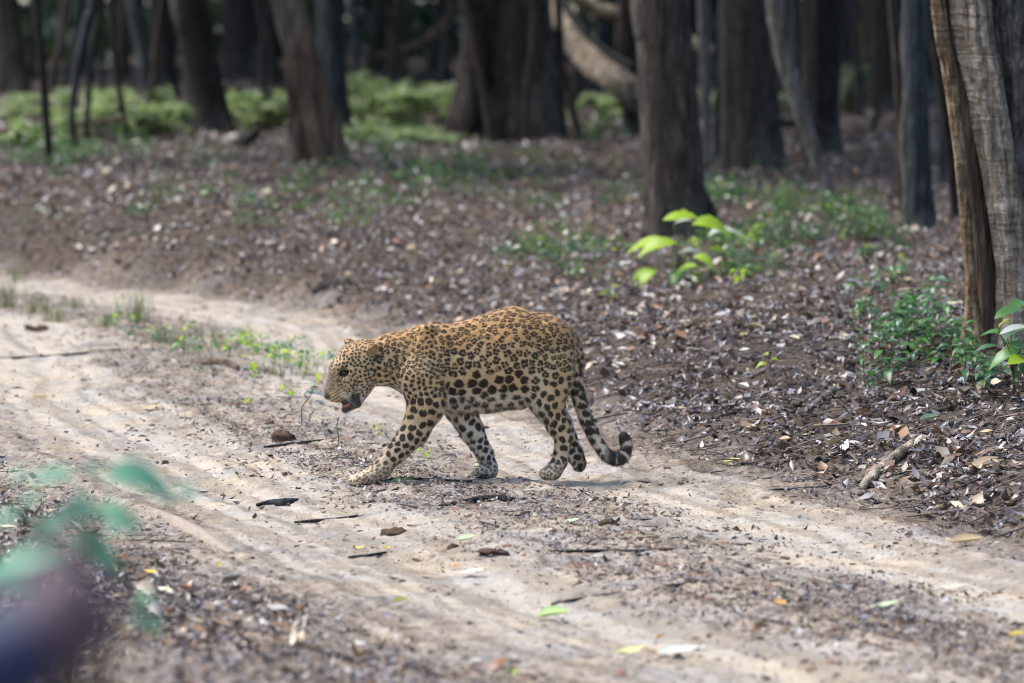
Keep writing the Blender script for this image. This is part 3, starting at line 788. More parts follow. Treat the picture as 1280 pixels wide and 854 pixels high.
for i, a in enumerate([
        ('bright sunlit bush between the flared dark trunk and the tan leaning tree', 318, 162, 80, 66, 900, .05),
        ('sunlit pale green bush behind the teal-grey trunk', 470, 160, 70, 62, 900, .05),
        ('sunlit glittering bush beside the giant buttressed trunk', 525, 165, 90, 74, 1200, .05),
        ('low yellow-green bush spreading before the sunlit glittering bush', 490, 180, 110, 30, 700, .04),
        ('sunlit bush framed under the thick fallen trunk', 752, 150, 60, 46, 700, .05),
        ('green bush among the thin saplings', 130, 176, 90, 70, 900, .05),
        ('yellow-green bush behind the thin black sapling pole', 30, 186, 80, 50, 800, .05),
        ('small yellow-green bush left of the flared dark trunk', 205, 172, 50, 56, 600, .045),
        ('pale bush in the gap beyond the nearly black trunk', 1064, 142, 30, 80, 600, .05),
        ('small pale bush glimpsed through the gap by the leaning pole', 982, 146, 26, 40, 300, .04),
        ('sunlit bush glimpsed left of the two-toned trunk', 878, 150, 24, 60, 350, .05),
        ('dim green bush beside the large pale tree', 1205, 168, 40, 70, 500, .05),
        ('low sunlit bush spreading behind the broad flared trunk', 246, 160, 90, 44, 700, .045),
        ('low sunlit bush spreading between tan leaning tree and bright bush', 372, 162, 90, 46, 700, .045),
        ('tall pale sunlit bush deep behind the teal-grey trunk', 440, 140, 80, 66, 700, .045),
        ('wide pale bush in the sunny glade behind the giant trunk', 560, 140, 110, 56, 800, .045),
        ('wide yellow-green bush in the glade beyond the saplings', 90, 150, 130, 50, 900, .045),
        ('sunlit bush in the glade beyond the thin leaning grey trunk', 170, 150, 80, 56, 700, .045),
        ]):
    bush(*a, seed=500 + i, cols=GREENS if i < 8 or i > 11 else [(.35, .4, .3), (.45, .48, .4), (.2, .3, .12)])  # paler palette puts the light of the far gaps into leaf colour
# low ground cover, far and mid
cs = []; rd = []
r = np.random.default_rng(61)
for px, py, sx, sy, n in [(110, 190, 120, 12, 40), (480, 182, 100, 12, 40), (600, 225, 240, 34, 60), (760, 170, 40, 8, 14), (1010, 265, 110, 16, 24), (900, 250, 40, 14, 12), (960, 300, 70, 18, 16),
                          (1090, 300, 60, 14, 14), (330, 250, 260, 34, 34), (700, 320, 90, 24, 16), (920, 330, 60, 24, 16), (60, 205, 60, 12, 16)]:
    for k in range(n):
        G = ground(px + r.normal(0, .5) * sx, py + r.normal(0, .6) * sy)
        s = r.uniform(.08, .2)
        cs.append(G + np.array([0, 0, s * .5])); rd.append((s * 1.3, s * 1.3, s * .7))
tag(obj('ground_cover', leaf_cloud('ground_cover', cs, rd, 12000, .03, [(.05, .12, .035), (.08, .17, .05), (.07, .12, .08), (.12, .2, .05)], 62, 1.2), M['green_far']),
    'low leafy ground cover on the shaded forest floor', 'ground cover', kind='stuff')
# far thicket closing the view between the trunks
cs = []; rd = []
for k in range(260):
    D = r.uniform(90, 150); X_ = r.uniform(-1, 1) * (0.14 * D + 6)
    z0 = float(height(X_, CAMY + D)); hz = r.uniform(0, 1) ** 1.5 * 9
    cs.append((X_, CAMY + D, z0 + hz)); rd.append((r.uniform(1, 2.4), 1.5, r.uniform(.8, 1.8)))
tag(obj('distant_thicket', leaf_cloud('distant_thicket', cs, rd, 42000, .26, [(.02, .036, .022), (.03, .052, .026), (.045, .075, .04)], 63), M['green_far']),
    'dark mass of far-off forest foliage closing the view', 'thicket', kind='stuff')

# unseen forest foliage added left, right and behind to cut low skylight
cs = []; rd = []
for k in range(420):
    a = r.uniform(0, 2 * math.pi); rad_ = r.uniform(20, 38)
    X_, Y_ = rad_ * math.sin(a) * .8, -4 + rad_ * math.cos(a)
    if Y_ > 8 and abs(X_) < .1104 * (Y_ + 20) + 6: continue
    if Y_ < -4 and X_ > 0 and abs(X_ - np.interp(Y_, _ty, _tx)) < 4: continue
    if abs(X_) < 9 and Y_ > -30: continue
    z0 = float(height(X_, Y_)); cs.append((X_, Y_, z0 + r.uniform(.3, 1) * 9 * r.random() + .6)); rd.append((r.uniform(1.4, 2.8), r.uniform(1.4, 2.8), r.uniform(1, 2)))
tag(obj('shading_foliage', leaf_cloud('shading_foliage', cs, rd, 52000, .24, [(.03, .055, .03), (.045, .08, .035), (.06, .1, .05)], 64), M['green_far']),
    'unseen mass of forest foliage added round the track to cut low skylight', 'forest', kind='stuff')

# ------------------------------------------------------------------ the leopard
class Field:
    def __init__(self, lo, hi, h):
        self.lo = np.array(lo, float); self.h = h
        self.n = np.ceil((np.array(hi) - self.lo) / h).astype(int) + 1
        self.f = np.full(self.n, 0.3, np.float32)
    def sub(self, lo, hi):
        a = np.clip(np.floor((np.array(lo) - self.lo) / self.h).astype(int), 0, self.n - 1)
        b_ = np.clip(np.ceil((np.array(hi) - self.lo) / self.h).astype(int) + 1, 1, self.n)
        ax = [(self.lo[i] + self.h * np.arange(a[i], b_[i])).astype(np.float32) for i in range(3)]
        return tuple(slice(a[i], b_[i]) for i in range(3)), ax[0][:, None, None], ax[1][None, :, None], ax[2][None, None, :]
    def blend(self, sl, d, k, op):
        g = self.f[sl]
        if op == 'add':
            hh = np.clip(0.5 + 0.5 * (g - d) / k, 0, 1)
            self.f[sl] = g * (1 - hh) + d * hh - k * hh * (1 - hh)
        else:
            hh = np.clip(0.5 - 0.5 * (g + d) / k, 0, 1)
            self.f[sl] = g * (1 - hh) - d * hh + k * hh * (1 - hh)
    def cone(self, p, r1, q, r2, k=0.02, sy=1.0, op='add'):
        """rounded cone p(r1)->q(r2); sy squeezes it sideways (y)"""
        p = np.array(p, float); q = np.array(q, float)
        m_ = max(r1, r2) + k + 0.03
        sl, x, y, z = self.sub(np.minimum(p, q) - m_, np.maximum(p, q) + m_)
        yc = p[1]; dq = q - p
        X_, Y_, Z_ = x - p[0], (y - yc), z - p[2]
        # squeeze relative to the axis
        l2 = dq[0] ** 2 + dq[1] ** 2 + dq[2] ** 2 + 1e-9
        t = np.clip((X_ * dq[0] + Y_ * dq[1] + Z_ * dq[2]) / l2, 0, 1)
        ex, ey, ez = X_ - t * dq[0], (Y_ - t * dq[1]) * sy, Z_ - t * dq[2]
        d = np.sqrt(ex * ex + ey * ey + ez * ez) - (r1 + (r2 - r1) * t)
        self.blend(sl, d, k, op)
    def ell(self, c_, rad, k=0.02, rot=None, op='add'):
        c_ = np.array(c_, float); m_ = max(rad) + k + .02
        sl, x, y, z = self.sub(c_ - m_, c_ + m_)
        X_, Y_, Z_ = np.broadcast_arrays(x - c_[0], y - c_[1], z - c_[2])
        P_ = np.stack([X_, Y_, Z_], -1)
        if rot is not None:
            P_ = P_ @ np.array(rot)      # columns of rot are the ellipsoid axes
        q_ = P_ / np.array(rad)
        l = np.sqrt((q_ ** 2).sum(-1)); l2 = np.sqrt(((P_ / np.array(rad) ** 2) ** 2).sum(-1)) + 1e-6
        self.blend(sl, (l * (l - 1) / l2).astype(np.float32), k, op)
    def mesh(self):
        f = self.f; nx, ny, nz = f.shape
        s = f < 0
        corners = [(i, j, k) for i in (0, 1) for j in (0, 1) for k in (0, 1)]
        cnt = np.zeros((nx - 1, ny - 1, nz - 1), np.int8)
        for i, j, k in corners:
            cnt += s[i:nx - 1 + i, j:ny - 1 + j, k:nz - 1 + k]
        act = np.argwhere((cnt > 0) & (cnt < 8))
        vid = np.full(cnt.shape, -1, np.int32); vid[act[:, 0], act[:, 1], act[:, 2]] = np.arange(len(act))
        acc = np.zeros((len(act), 3)); w = np.zeros(len(act))
        for c0 in corners:
            for ax in range(3):
                if c0[ax]: continue
                c1 = list(c0); c1[ax] = 1
                a = f[act[:, 0] + c0[0], act[:, 1] + c0[1], act[:, 2] + c0[2]]; b_ = f[act[:, 0] + c1[0], act[:, 1] + c1[1], act[:, 2] + c1[2]]
                m_ = (a < 0) != (b_ < 0)
                t = np.where(m_, a / np.where(m_, a - b_, 1), 0)
                pos = np.tile(np.array(c0, float), (len(act), 1)); pos[:, ax] = t
                acc += pos * m_[:, None]; w += m_
        V = self.lo + (act + acc / w[:, None]) * self.h
        F = []
        for ax in range(3):
            o1, o2 = [(1, 2), (2, 0), (0, 1)][ax]
            sa = np.moveaxis(s, ax, 0); dif = sa[:-1] != sa[1:]
            e = np.argwhere(np.moveaxis(dif, 0, ax))
            ok = (e[:, o1] > 0) & (e[:, o2] > 0) & (e[:, o1] < f.shape[o1] - 1) & (e[:, o2] < f.shape[o2] - 1)
            e = e[ok]
            ins = s[e[:, 0], e[:, 1], e[:, 2]]
            def cell(d1, d2):
                c_ = e.copy(); c_[:, o1] -= d1; c_[:, o2] -= d2
                return vid[c_[:, 0], c_[:, 1], c_[:, 2]]
            q_ = np.stack([cell(1, 1), cell(0, 1), cell(0, 0), cell(1, 0)], 1)
            q_[~ins] = q_[~ins][:, ::-1]
            F.append(q_)
        return V, np.vstack(F)

def vnormals(V, F):
    n = np.cross(V[F[:, 2]] - V[F[:, 0]], V[F[:, 3]] - V[F[:, 1]])
    N = np.zeros_like(V)
    for k in range(4): np.add.at(N, F[:, k], n)
    return N / (np.linalg.norm(N, axis=1)[:, None] + 1e-12)

def relax(V, F, it, lam=0.5):
    E = np.vstack([F[:, [0, 1]], F[:, [1, 2]], F[:, [2, 3]], F[:, [3, 0]]])
    E = np.vstack([E, E[:, ::-1]])
    deg = np.bincount(E[:, 0], minlength=len(V))[:, None]
    for i in range(it):
        for l_ in (lam, -lam * 1.03):
            S = np.zeros_like(V)
            for a in range(3): S[:, a] = np.bincount(E[:, 0], weights=V[E[:, 1], a], minlength=len(V))
            V = V + l_ * (S / deg - V)
    return V

YAW = R(12); PXM = 289.0
cy_, sy_ = math.cos(YAW), math.sin(YAW)
def LP(px, py, yl=0.0):
    """photo pixel of a leopard point + its sideways offset -> leopard's own frame (-x head, -y near side)"""
    Xw = (px - 600) / PXM
    xl = (Xw + sy_ * yl) / cy_
    Yw = sy_ * xl + cy_ * yl
    return np.array([xl, yl, (600 - 29 * Yw - py) / PXM])
def RP(r): return r / PXM

fld = Field((-0.80, -0.26, -0.03), (0.72, 0.24, 0.80), 0.0036)
def cone(a, b_, ya, yb, k=8, sy=1.0, op='add'):
    fld.cone(LP(a[0], a[1], ya), RP(a[2]), LP(b_[0], b_[1], yb), RP(b_[2]), RP(k), sy, op)
# torso
cone((536, 455, 44), (578, 459, 49), 0, 0, 10, 1.3)
cone((578, 459, 49), (622, 452, 54), 0, 0, 16, 1.25)
cone((622, 451, 54), (657, 444, 55), 0, 0, 18, 1.22)
cone((657, 441, 54), (681, 433, 39), 0, 0, 18, 1.2)
cone((600, 487, 22), (645, 483, 23), 0, 0, 16, 1.0)
cone((560, 480, 28), (600, 488, 22), 0, 0, 16, 1.1)
# spine ridge, withers dip
cone((560, 421, 11), (640, 397, 12), 0, 0, 14, .8)
# neck and chest
cone((534, 443, 36), (492, 449, 30), 0, 0, 16, 1.1)
cone((492, 449, 30), (464, 455, 28), 0, -.004, 12, 1.1)
cone((516, 466, 26), (530, 478, 26), 0, 0, 14, 1.0)
# shoulder blades and haunches
for s in (-1, 1):
    cone((534, 417, 12), (528, 470, 27), s * .062, s * .090, 5, 1.35)
    cone((550, 430, 10), (542, 474, 20), s * .078, s * .094, 5, 1.3)
    cone((690, 432, 29), (684, 478, 29), s * .062, s * .082, 12, 1.35)
    cone((672, 430, 22), (668, 470, 22), s * .07, s * .08, 14, 1.35)
# near fore leg, reaching forward
YN = -.098
cone((527, 474, 28), (534, 504, 24), -.085, YN, 9, 1.3)
cone((534, 506, 23), (519, 540, 17.5), YN, YN - .005, 6, 1.2)
cone((519, 540, 17.5), (496, 565, 13.2), YN - .005, YN - .01, 5, 1.12)
cone((496, 565, 13.2), (479, 585, 11.4), YN - .01, YN - .012, 5, 1.0)
cone((479, 586, 11.4), (462, 596, 10.5), YN - .012, YN - .014, 5, .85)
for i, (px, py, dy) in enumerate([(449, 600, -.036), (443, 601, -.013), (444, 600, .012), (450, 598, .034)]):
    cone((464, 596, 8), (px, py, 6.6), YN - .012 + dy * .6, YN - .014 + dy * 1.12, 1.6)
# far fore leg, trailing
YF = .095
cone((552, 474, 26), (574, 502, 22), .085, YF, 9, 1.3)
cone((572, 502, 22), (589, 537, 15), YF, YF, 6, 1.25)
cone((589, 537, 15), (606, 568, 10), YF, YF + .004, 5, 1.1)
cone((606, 568, 10.4), (611, 582, 10.5), YF + .004, YF + .004, 5, .95)
for px, py, dy in [(597, 590, -.034), (594, 591, -.012), (597, 590, .012), (603, 589, .032)]:
    cone((612, 587, 8.5), (px, py, 6.8), YF + dy * .6, YF + dy * 1.1, 1.6)
cone((613, 588, 9), (604, 591, 8), YF - .01, YF - .01, 4, .8)
# near hind leg, planted
YH = -.088
cone((690, 462, 27), (684, 498, 21), -.085, YH, 10, 1.3)
cone((683, 498, 20), (697, 531, 13.4), YH, YH, 7, 1.2)
cone((672, 494, 14), (686, 512, 14), YH + .01, YH, 8, 1.2)
cone((697, 530, 13.2), (705, 547, 10.6), YH, YH, 6, 1.05)
cone((705, 547, 10.6), (699, 576, 9), YH, YH, 5, 1.0)
cone((699, 577, 9.5), (692, 589, 10.5), YH, YH - .006, 5, .9)
for px, py, dy in [(688, 593, -.040), (682, 593, -.020), (681, 592, .006), (685, 591, .027)]:
    cone((694, 587, 9), (px, py, 6.8), YH - .004 + dy * .6, YH - .006 + dy * 1.1, 1.6)
# far hind leg, lifting off
YK = .085
cone((688, 462, 27), (684, 500, 21), .085, YK, 10, 1.3)
cone((684, 500, 20), (702, 528, 13), YK, YK, 7, 1.2)
cone((702, 528, 13), (711, 545, 10.5), YK, YK, 6, 1.05)
cone((711, 545, 10), (718, 566, 11), YK, YK, 5, .95)
cone((718, 566, 11.4), (724, 578, 9.6), YK, YK, 4, .8)
for px, py, dy in [(722, 583, -.03), (725, 584, -.010), (726, 583, .012), (724, 581, .03)]:
    cone((722, 575, 6), (px, py, 6), YK + dy * .7, YK + dy, 3)
# tail
tl = [(704, 424, 15), (712, 438, 11.5), (717, 458, 9.6), (721, 486, 8.4), (732, 520, 8), (745, 549, 7.8), (757, 566, 7.6), (769, 573, 7.4), (779, 569, 7.2), (783.5, 557, 7), (780, 545, 6.4)]
ty = [0, 0, -.01, -.02, -.03, -.035, -.04, -.045, -.05, -.055, -.06]
tq, tr_ = resample([(a, b_, y_) for (a, b_, c_), y_ in zip(tl, ty)], [c_ for a, b_, c_ in tl], 42)
for i in range(41):
    cone((tq[i][0], tq[i][1], tr_[i]), (tq[i + 1][0], tq[i + 1][1], tr_[i + 1]), tq[i][2], tq[i + 1][2], 9 if i < 8 else 2)
# head
HY = -.012
cone((456, 452, 27), (447, 456, 25), HY, HY, 9, 1.06)
cone((440, 448, 17), (429, 462, 15), HY, HY, 8, .85)          # forehead to brow
for s in (-1, 1):
    cone((452, 468, 17), (441, 475, 15), HY + s * .030, HY + s * .030, 9, 1.0)      # cheeks
    cone((427, 474, 10), (420.5, 494, 9.4), HY + s * .014, HY + s * .015, 5, 1.0)     # upper lips
    cone((442, 481, 9), (427, 495, 7), HY + s * .024, HY + s * .020, 5, 1.0)        # flews
    cone((437, 455, 6), (427, 457, 6), HY + s * .038, HY + s * .030, 6)             # brow ridge
    cone((433, 466, 7.2), (433, 466, 7.2), HY + s * .05, HY + s * .05, 3, op='cut') # eye socket
cone((424, 460, 9), (414.5, 488, 7.6), HY, HY, 7, .95)                                # bridge
cone((414, 488, 6.8), (411, 495, 4.6), HY, HY, 4, .8)                               # nose
# open lower jaw
cone((456, 484, 10), (446, 502, 7), HY, HY, 5, .62)
cone((446, 503, 7), (433, 512, 5), HY, HY, 4, .68)
# mouth interior, set back between the lips
cone((449, 492, 7), (434, 503, 6), HY, HY, 3, 1.0)
# ears
def ear(px, py, yl, tipx, tipy, tipy_l, w):
    p = LP(px, py, yl); q = LP(tipx, tipy, tipy_l)
    ax = q - p; L_ = np.linalg.norm(ax); ax /= L_
    fw = np.array([-.55, np.sign(yl - HY) * 1.0, -.15]); fw -= ax * (fw @ ax); fw /= np.linalg.norm(fw)
    sd = np.cross(ax, fw)
    Rm = np.stack([ax, fw, sd], 1)
    c_ = p + ax * L_ * .42
    fld.ell(c_, (L_ * .62, .013, w), .008, Rm)
    fld.ell(c_ + fw * .013 + ax * .004, (L_ * .46, .011, w * .66), .005, Rm, 'cut')
ear(463, 447, HY - .066, 477, 432, HY - .092, .031)
ear(447, 436, HY + .055, 432, 424, HY + .088, .024)

LV, LF = fld.mesh()
del fld
LV = relax(LV, LF, 3)
# small skin undulation
LN = vnormals(LV, LF)
LV = LV + LN * (0.0022 * noise3(LV * 42 + 50) + 0.0035 * noise3(LV * 16 + 9))[:, None]
LN = vnormals(LV, LF)
nV = len(LV)

# image-space helper coordinates of every vertex (used only to lay out the coat regions on the body)
def to_px(V):
    Xw = cy_ * V[:, 0] - sy_ * V[:, 1]; Yw = sy_ * V[:, 0] + cy_ * V[:, 1]
    return 600 + Xw * PXM, 600 - 29 * Yw - V[:, 2] * PXM
QX, QY = to_px(LV)
yl = LV[:, 1]; zz = LV[:, 2]
tail = ((QX > 719) & (QY > 455)) & ~((QX < 738) & (QY > 535) & (yl > .04)) | ((QX > 739) & (QY > 500)) | ((QX > 712) & (QY > 440) & (np.abs(yl) < .05) & (QY < 560))
tailp = np.clip((QY - 440) / 135, 0, 1) + np.clip((QX - 764) / 25, 0, 1) * .5
head = sm(478, 462, QX) * (QY < 520)
legs = sm(500, 530, QY) * (1 - tail)
foot = sm(572, 590, QY) * (1 - tail)
fore = QX < 640
backness = sm(470, 400, QY)
# base coat
tan = np.array([.47, .27, .105]); side = np.array([.555, .39, .205]); white = np.array([.74, .67, .56]); pale = np.array([.58, .5, .39])
nz = noise3(LV * 7 + 3)[:, None]
base = side + (tan - side) * sm(.1, .9, backness + nz[:, 0] * .3)[:, None]
w_belly = sm(-.1, .6, -LN[:, 2]) * (QX > 548) * (QX < 690) * sm(478, 500, QY) * (1 - tail)
inner = np.clip(-LN[:, 1] * np.sign(yl), 0, 1)
w_inner = sm(.1, .6, inner) * sm(478, 505, QY) * (1 - tail) * (QX > 470)
w_leg = .3 * legs * sm(500, 560, QY)
w_throat = sm(.1, .8, -LN[:, 2]) * (QX < 540) * sm(470, 486, QY) * .9
w_tail = tail * (.35 + .5 * sm(.2, 1, tailp))
w_groin = np.exp(-(((QX - 672) / 10) ** 2 + ((QY - 484) / 26) ** 2)) * .45 * (yl < 0)
ww = np.clip(np.max([w_belly, w_inner, w_leg, w_throat, w_tail, w_groin], 0), 0, 1)[:, None]
base = base + (white - base) * ww
base = base + (np.array([.43, .34, .23]) - base) * (foot * .5)[:, None]
hind_sole = (sm(.0, .5, LN[:, 0]) * (QX > 708) * (QX < 738) * (QY > 556) * (yl > .03))[:, None]
base = base + (np.array([.38, .22, .08]) - base) * hind_sole * .8
base *= (1 + .18 * noise3(LV * 30 + 70) + .12 * noise3(LV * 110))[:, None]

# spots: centres by variable-radius dart throwing over the skin
sp = np.full(nV, .039)
def region(mask, val):
    global sp
    sp = sp * (1 - mask) + val * mask
region(sm(455, 400, QY) * (QX > 540), .031)
region(sm(455, 485, QY) * (QX > 552) * (QX < 660), .046)
region(sm(562, 545, QX) * (QY < 500) , .025)
region(np.exp(-(((QX - 532) / 20) ** 2 + ((QY - 455) / 30) ** 2)), .0185)
region(sm(520, 505, QX) * (QY < 490), .027)
region(head, .0168)
region(sm(490, 510, QY) * (QX < 640), .041)
region(sm(535, 560, QY) * (QX < 640), .033)
region(sm(480, 500, QY) * (QX > 655) * (1 - tail), .040)
region(sm(655, 690, QX) * sm(480, 450, QY), .030)
region(foot, .018)
region(tail.astype(float), .040)
order = np.random.default_rng(12).permutation(nV)
cellsz = .06; grid = {}
centers = []; cl = LV.tolist(); nl = LN.tolist(); sl_ = sp.tolist()
for i in order.tolist():
    x, y, z = cl[i]; r_ = sl_[i]
    k = (int(x // cellsz), int(y // cellsz), int(z // cellsz)); bad = False
    for a in (-1, 0, 1):
        for b_ in (-1, 0, 1):
            for c_ in (-1, 0, 1):
                for j in grid.get((k[0] + a, k[1] + b_, k[2] + c_), ()):
                    dx = cl[j]; dd = (dx[0] - x) ** 2 + (dx[1] - y) ** 2 + (dx[2] - z) ** 2
                    mm = min(r_, sl_[j])
                    if dd < mm * mm * .72 and nl[i][0] * nl[j][0] + nl[i][1] * nl[j][1] + nl[i][2] * nl[j][2] > -.2:
                        bad = True; break
                if bad: break
            if bad: break
        if bad: break
    if not bad:
        grid.setdefault(k, []).append(i); centers.append(i)
kd = KDTree(nV)
for i, p in enumerate(cl): kd.insert(p, i)
kd.balance()
F1 = np.full(nV, 9.0); F2 = np.full(nV, 9.0)
dark = np.full(nV, 1.0); mid = np.full(nV, 1.0)
rs = np.random.default_rng(21)
warp = np.stack([noise3(LV * 75 + 11), noise3(LV * 75 + 37), noise3(LV * 75 + 83)], 1) * .007
WV = LV + warp
for i in centers:
    s = sl_[i]; c_ = LV[i]; n_ = LN[i]
    px, py = QX[i], QY[i]
    rose = (QX[i] > 545) and (py < 492) and (px < 712) and not tail[i] and not (py > 470 and px > 670)
    if head[i] > .5: rose = False
    neck = 478 < px < 530 and py < 470
    ids = np.array([q[1] for q in kd.find_range(c_, s * .9)])
    if len(ids) == 0: continue
    ids = ids[(LN[ids] @ n_) > .1]
    d = WV[ids] - c_
    t1 = np.cross(n_, [0.2, .1, 1.0]); t1 /= np.linalg.norm(t1) + 1e-9; t2 = np.cross(n_, t1)
    a, b_ = d @ t1, d @ t2
    best = np.full(len(ids), 1.0)
    rel = np.linalg.norm(d, axis=1) / s
    f1 = F1[ids]; F2[ids] = np.where(rel < f1, f1, np.minimum(F2[ids], rel)); F1[ids] = np.minimum(f1, rel)
    if rose or neck:
        nb = rs.integers(4, 7); ph = rs.random() * 6.28
        big = s > .0415
        for k in range(nb):
            if rs.random() < .06: continue
            an = ph + k * 6.283 / nb + rs.normal(0, .22); rr_ = s * (.315 if not big else .25) * rs.uniform(.9, 1.12)
            br = s * rs.uniform(.165, .22) * (1.0 if not big else 1.35)
            best = np.minimum(best, np.hypot(a - rr_ * math.cos(an), b_ - rr_ * math.sin(an)) - br)
        mid[ids] = np.minimum(mid[ids], np.hypot(a, b_) - s * .36)
    elif tail[i]:
        best = np.hypot(a * .8, b_ * 1.0) - s * .42 * rs.uniform(.85, 1.15)
    else:
        ph = rs.random() * 6.28; r0 = s * rs.uniform(.31, .40)
        for k in range(2):
            o_ = s * .13 * (1 if k else -1)
            best = np.minimum(best, np.hypot(a - o_ * math.cos(ph), b_ - o_ * math.sin(ph)) - r0 * (1 if k else .85))
    dark[ids] = np.minimum(dark[ids], best)
dk = sm(.0014, -.0014, dark) * np.where(tail, 1.0, sm(.04, .13, F2 - F1))
# tail rings towards the tip
ringp = tail * sm(752, 764, QX)
arc = np.where(QX > 771, np.arctan2(QY - 560, QX - 771) * 9, (771 - QX) * -.5 + 14)
rings = sm(-.25, .35, np.sin(arc * .62 + 1.2 + noise3(LV * 40) * 1.2) + .7)
dk = np.maximum(dk * (1 - ringp), rings * ringp)
dk = np.maximum(dk, tail * sm(548, 540, QY) * (QX > 765))
# fade spots on feet, throat, muzzle
muz = sm(430, 421, QX) * (QY > 462)
dk = dk * (1 - .25 * foot) * (1 - .35 * muz)
brown = np.array([.255, .135, .048]); black = np.array([.016, .011, .009])
mk = sm(.002, -.002, mid)
base = base * (1.08 - .28 * head)[:, None]
coat = base + (brown - base) * (mk * .8)[:, None]
coat = coat + (black - coat) * (dk * .95)[:, None]
# facial markings
def patch(px, py, rx, ry, rot=0.0):
    c0, s0 = math.cos(rot), math.sin(rot)
    dx, dy = QX - px, QY - py
    return sm(1.5, .5, np.hypot((dx * c0 + dy * s0) / rx, (-dx * s0 + dy * c0) / ry)) * (yl < .05) * (LN[:, 1] < .75)
def put(mask, col, k=1.0):
    global coat
    coat = coat + (np.array(col) - coat) * (mask * k)[:, None]
put(sm(424, 417, QX) * (QY < 497) * sm(456, 478, QY), (.10, .075, .06), .72)
lip = sm(438, 431, QX) * sm(484, 489, QY + .5 * (QX - 420)) * sm(411, 414, QX) * (QY < 507)
put(lip, (.46, .33, .16), .85)
put(lip * sm(.25, .75, np.sin((QY + .6 * (QX - 420)) * 6.283 / 4.3)), (.05, .035, .028), .85)                       # grey-brown muzzle bridge
put(patch(411, 496, 4.2, 3.6), (.045, .028, .026))                 # nose pad
put(patch(421, 455, 2.0, 6, .35), (.5, .44, .3), .3)              # pale streak before the eye
put(patch(436, 461.5, 6.5, 1.4, -.1), (.62, .55, .4), .7)         # pale line over the eye
put(patch(431, 467, 6.4, 3.4, -.25), (.022, .017, .014))           # dark eye rim
put(patch(425, 474, 2.0, 6, .5), (.05, .04, .033), .8)             # tear mark
put(patch(437, 472, 5.5, 1.4, -.35), (.5, .42, .28), .5)           # pale under eye
jaw = (QX < 453) * sm(489, 493, QY - (451 - QX) * .45) * (QX > 422) * (QY < 522)
put(jaw * (yl < .05), (.035, .03, .03), .92)                       # dark lips, plus shade of the mouth hollow painted on its filling
put(patch(453.5, 500, 1.8, 8, -.15), (.42, .38, .33), .7)           # pale chin fur edge
put(patch(440, 515, 8, 2.2, -.45), (.4, .36, .31), .7)
put(patch(468, 439, 8, 5.5, -.7), (.33, .2, .055), .75)            # ear
put(patch(472, 447, 5.0, 4.5, -.5), (.03, .022, .016), .9)
put(sm(433, 430, QX) * sm(437, 434, QY) * (yl > 0), (.05, .04, .035), .8)
put(patch(450, 485, 5, 1.6, -.4), (.6, .52, .4), .45)

leo = empty('leopard', (0, 0, 0), 'spotted golden leopard walking across the dirt track with head low and tail curled', 'leopard')
leo.rotation_euler = (0, 0, YAW)
bm_ = mesh_np('body', LV, LF, True, coat)
m, nt, b, out = mat_new('leopard_coat')
a = nd(nt, 'ShaderNodeAttribute', attribute_name='Col')
nt.links.new(a.outputs[0], b.inputs['Base Color'])
b.inputs['Roughness'].default_value = .62
b.inputs['Specular IOR Level'].default_value = .25
b.inputs['Sheen Weight'].default_value = .12
nzs = noise_n(nt, 260, 3, .7, mapped(nt, (.5, 1, 1)))
bump(nt, nzs.outputs[0], .5, .003, b)
M['coat'] = m
body = obj('body', bm_, M['coat'], leo)
tag(body, 'black-spotted golden coat with pale belly and legs')

# short fur: one thin blade per strand lying back along the body
rf = np.random.default_rng(31)
nf = 190000
fi = rf.integers(0, len(LF), nf)
w4 = rf.dirichlet((1, 1, 1, 1), nf)
Pp = (LV[LF[fi]] * w4[:, :, None]).sum(1); Nn = LN[LF[fi, 0]]; Cc = coat[LF[fi, 0]] * (1 + .16 * rf.normal(0, 1, (nf, 1)).clip(-2, 2))
qx, qy = to_px(Pp)
isl = ((qy > 500) & (qx < 735))[:, None]
ist = tail[LF[fi, 0]][:, None]
flow = np.where(isl, np.array([.25, 0, -1.0]), np.array([1.0, 0, -.45]))
flow = np.where(ist, np.array([.35, 0, -.9]), flow)
flow = flow + rf.normal(0, .22, (nf, 3))
flow -= Nn * (flow * Nn).sum(1)[:, None]; flow /= np.linalg.norm(flow, axis=1)[:, None] + 1e-9
ln = .0105 * (1 - .55 * head[LF[fi, 0]]) * (1 - .5 * foot[LF[fi, 0]]) * (1 + .6 * ist[:, 0]) * (1 + .7 * w_belly[LF[fi, 0]]) * rf.uniform(.6, 1.3, nf)
eyez = (np.hypot(qx - 430, qy - 467) < 7) | ((qx < 455) & (qy > 491))
tipd = flow * .93 + Nn * (.36 + .14 * rf.normal(0, 1, (nf, 1)))
sdv = np.cross(flow, Nn)
wv = (.00085 * rf.uniform(.7, 1.3, nf))[:, None]
FV = np.stack([Pp - sdv * wv - Nn * .001, Pp + sdv * wv - Nn * .001, Pp + tipd * ln[:, None]], 1)[~eyez]
FC = np.repeat(Cc[~eyez], 3, 0); FN = np.repeat((Nn + .25 * tipd)[~eyez], 3, 0)
fm = mesh_np('fur', FV.reshape(-1, 3), np.arange(len(FV) * 3).reshape(-1, 3), True, FC.clip(.004, 1))
fm.normals_split_custom_set_from_vertices((FN / np.linalg.norm(FN, axis=1)[:, None]).tolist())
obj('fur', fm, M['coat'], leo)

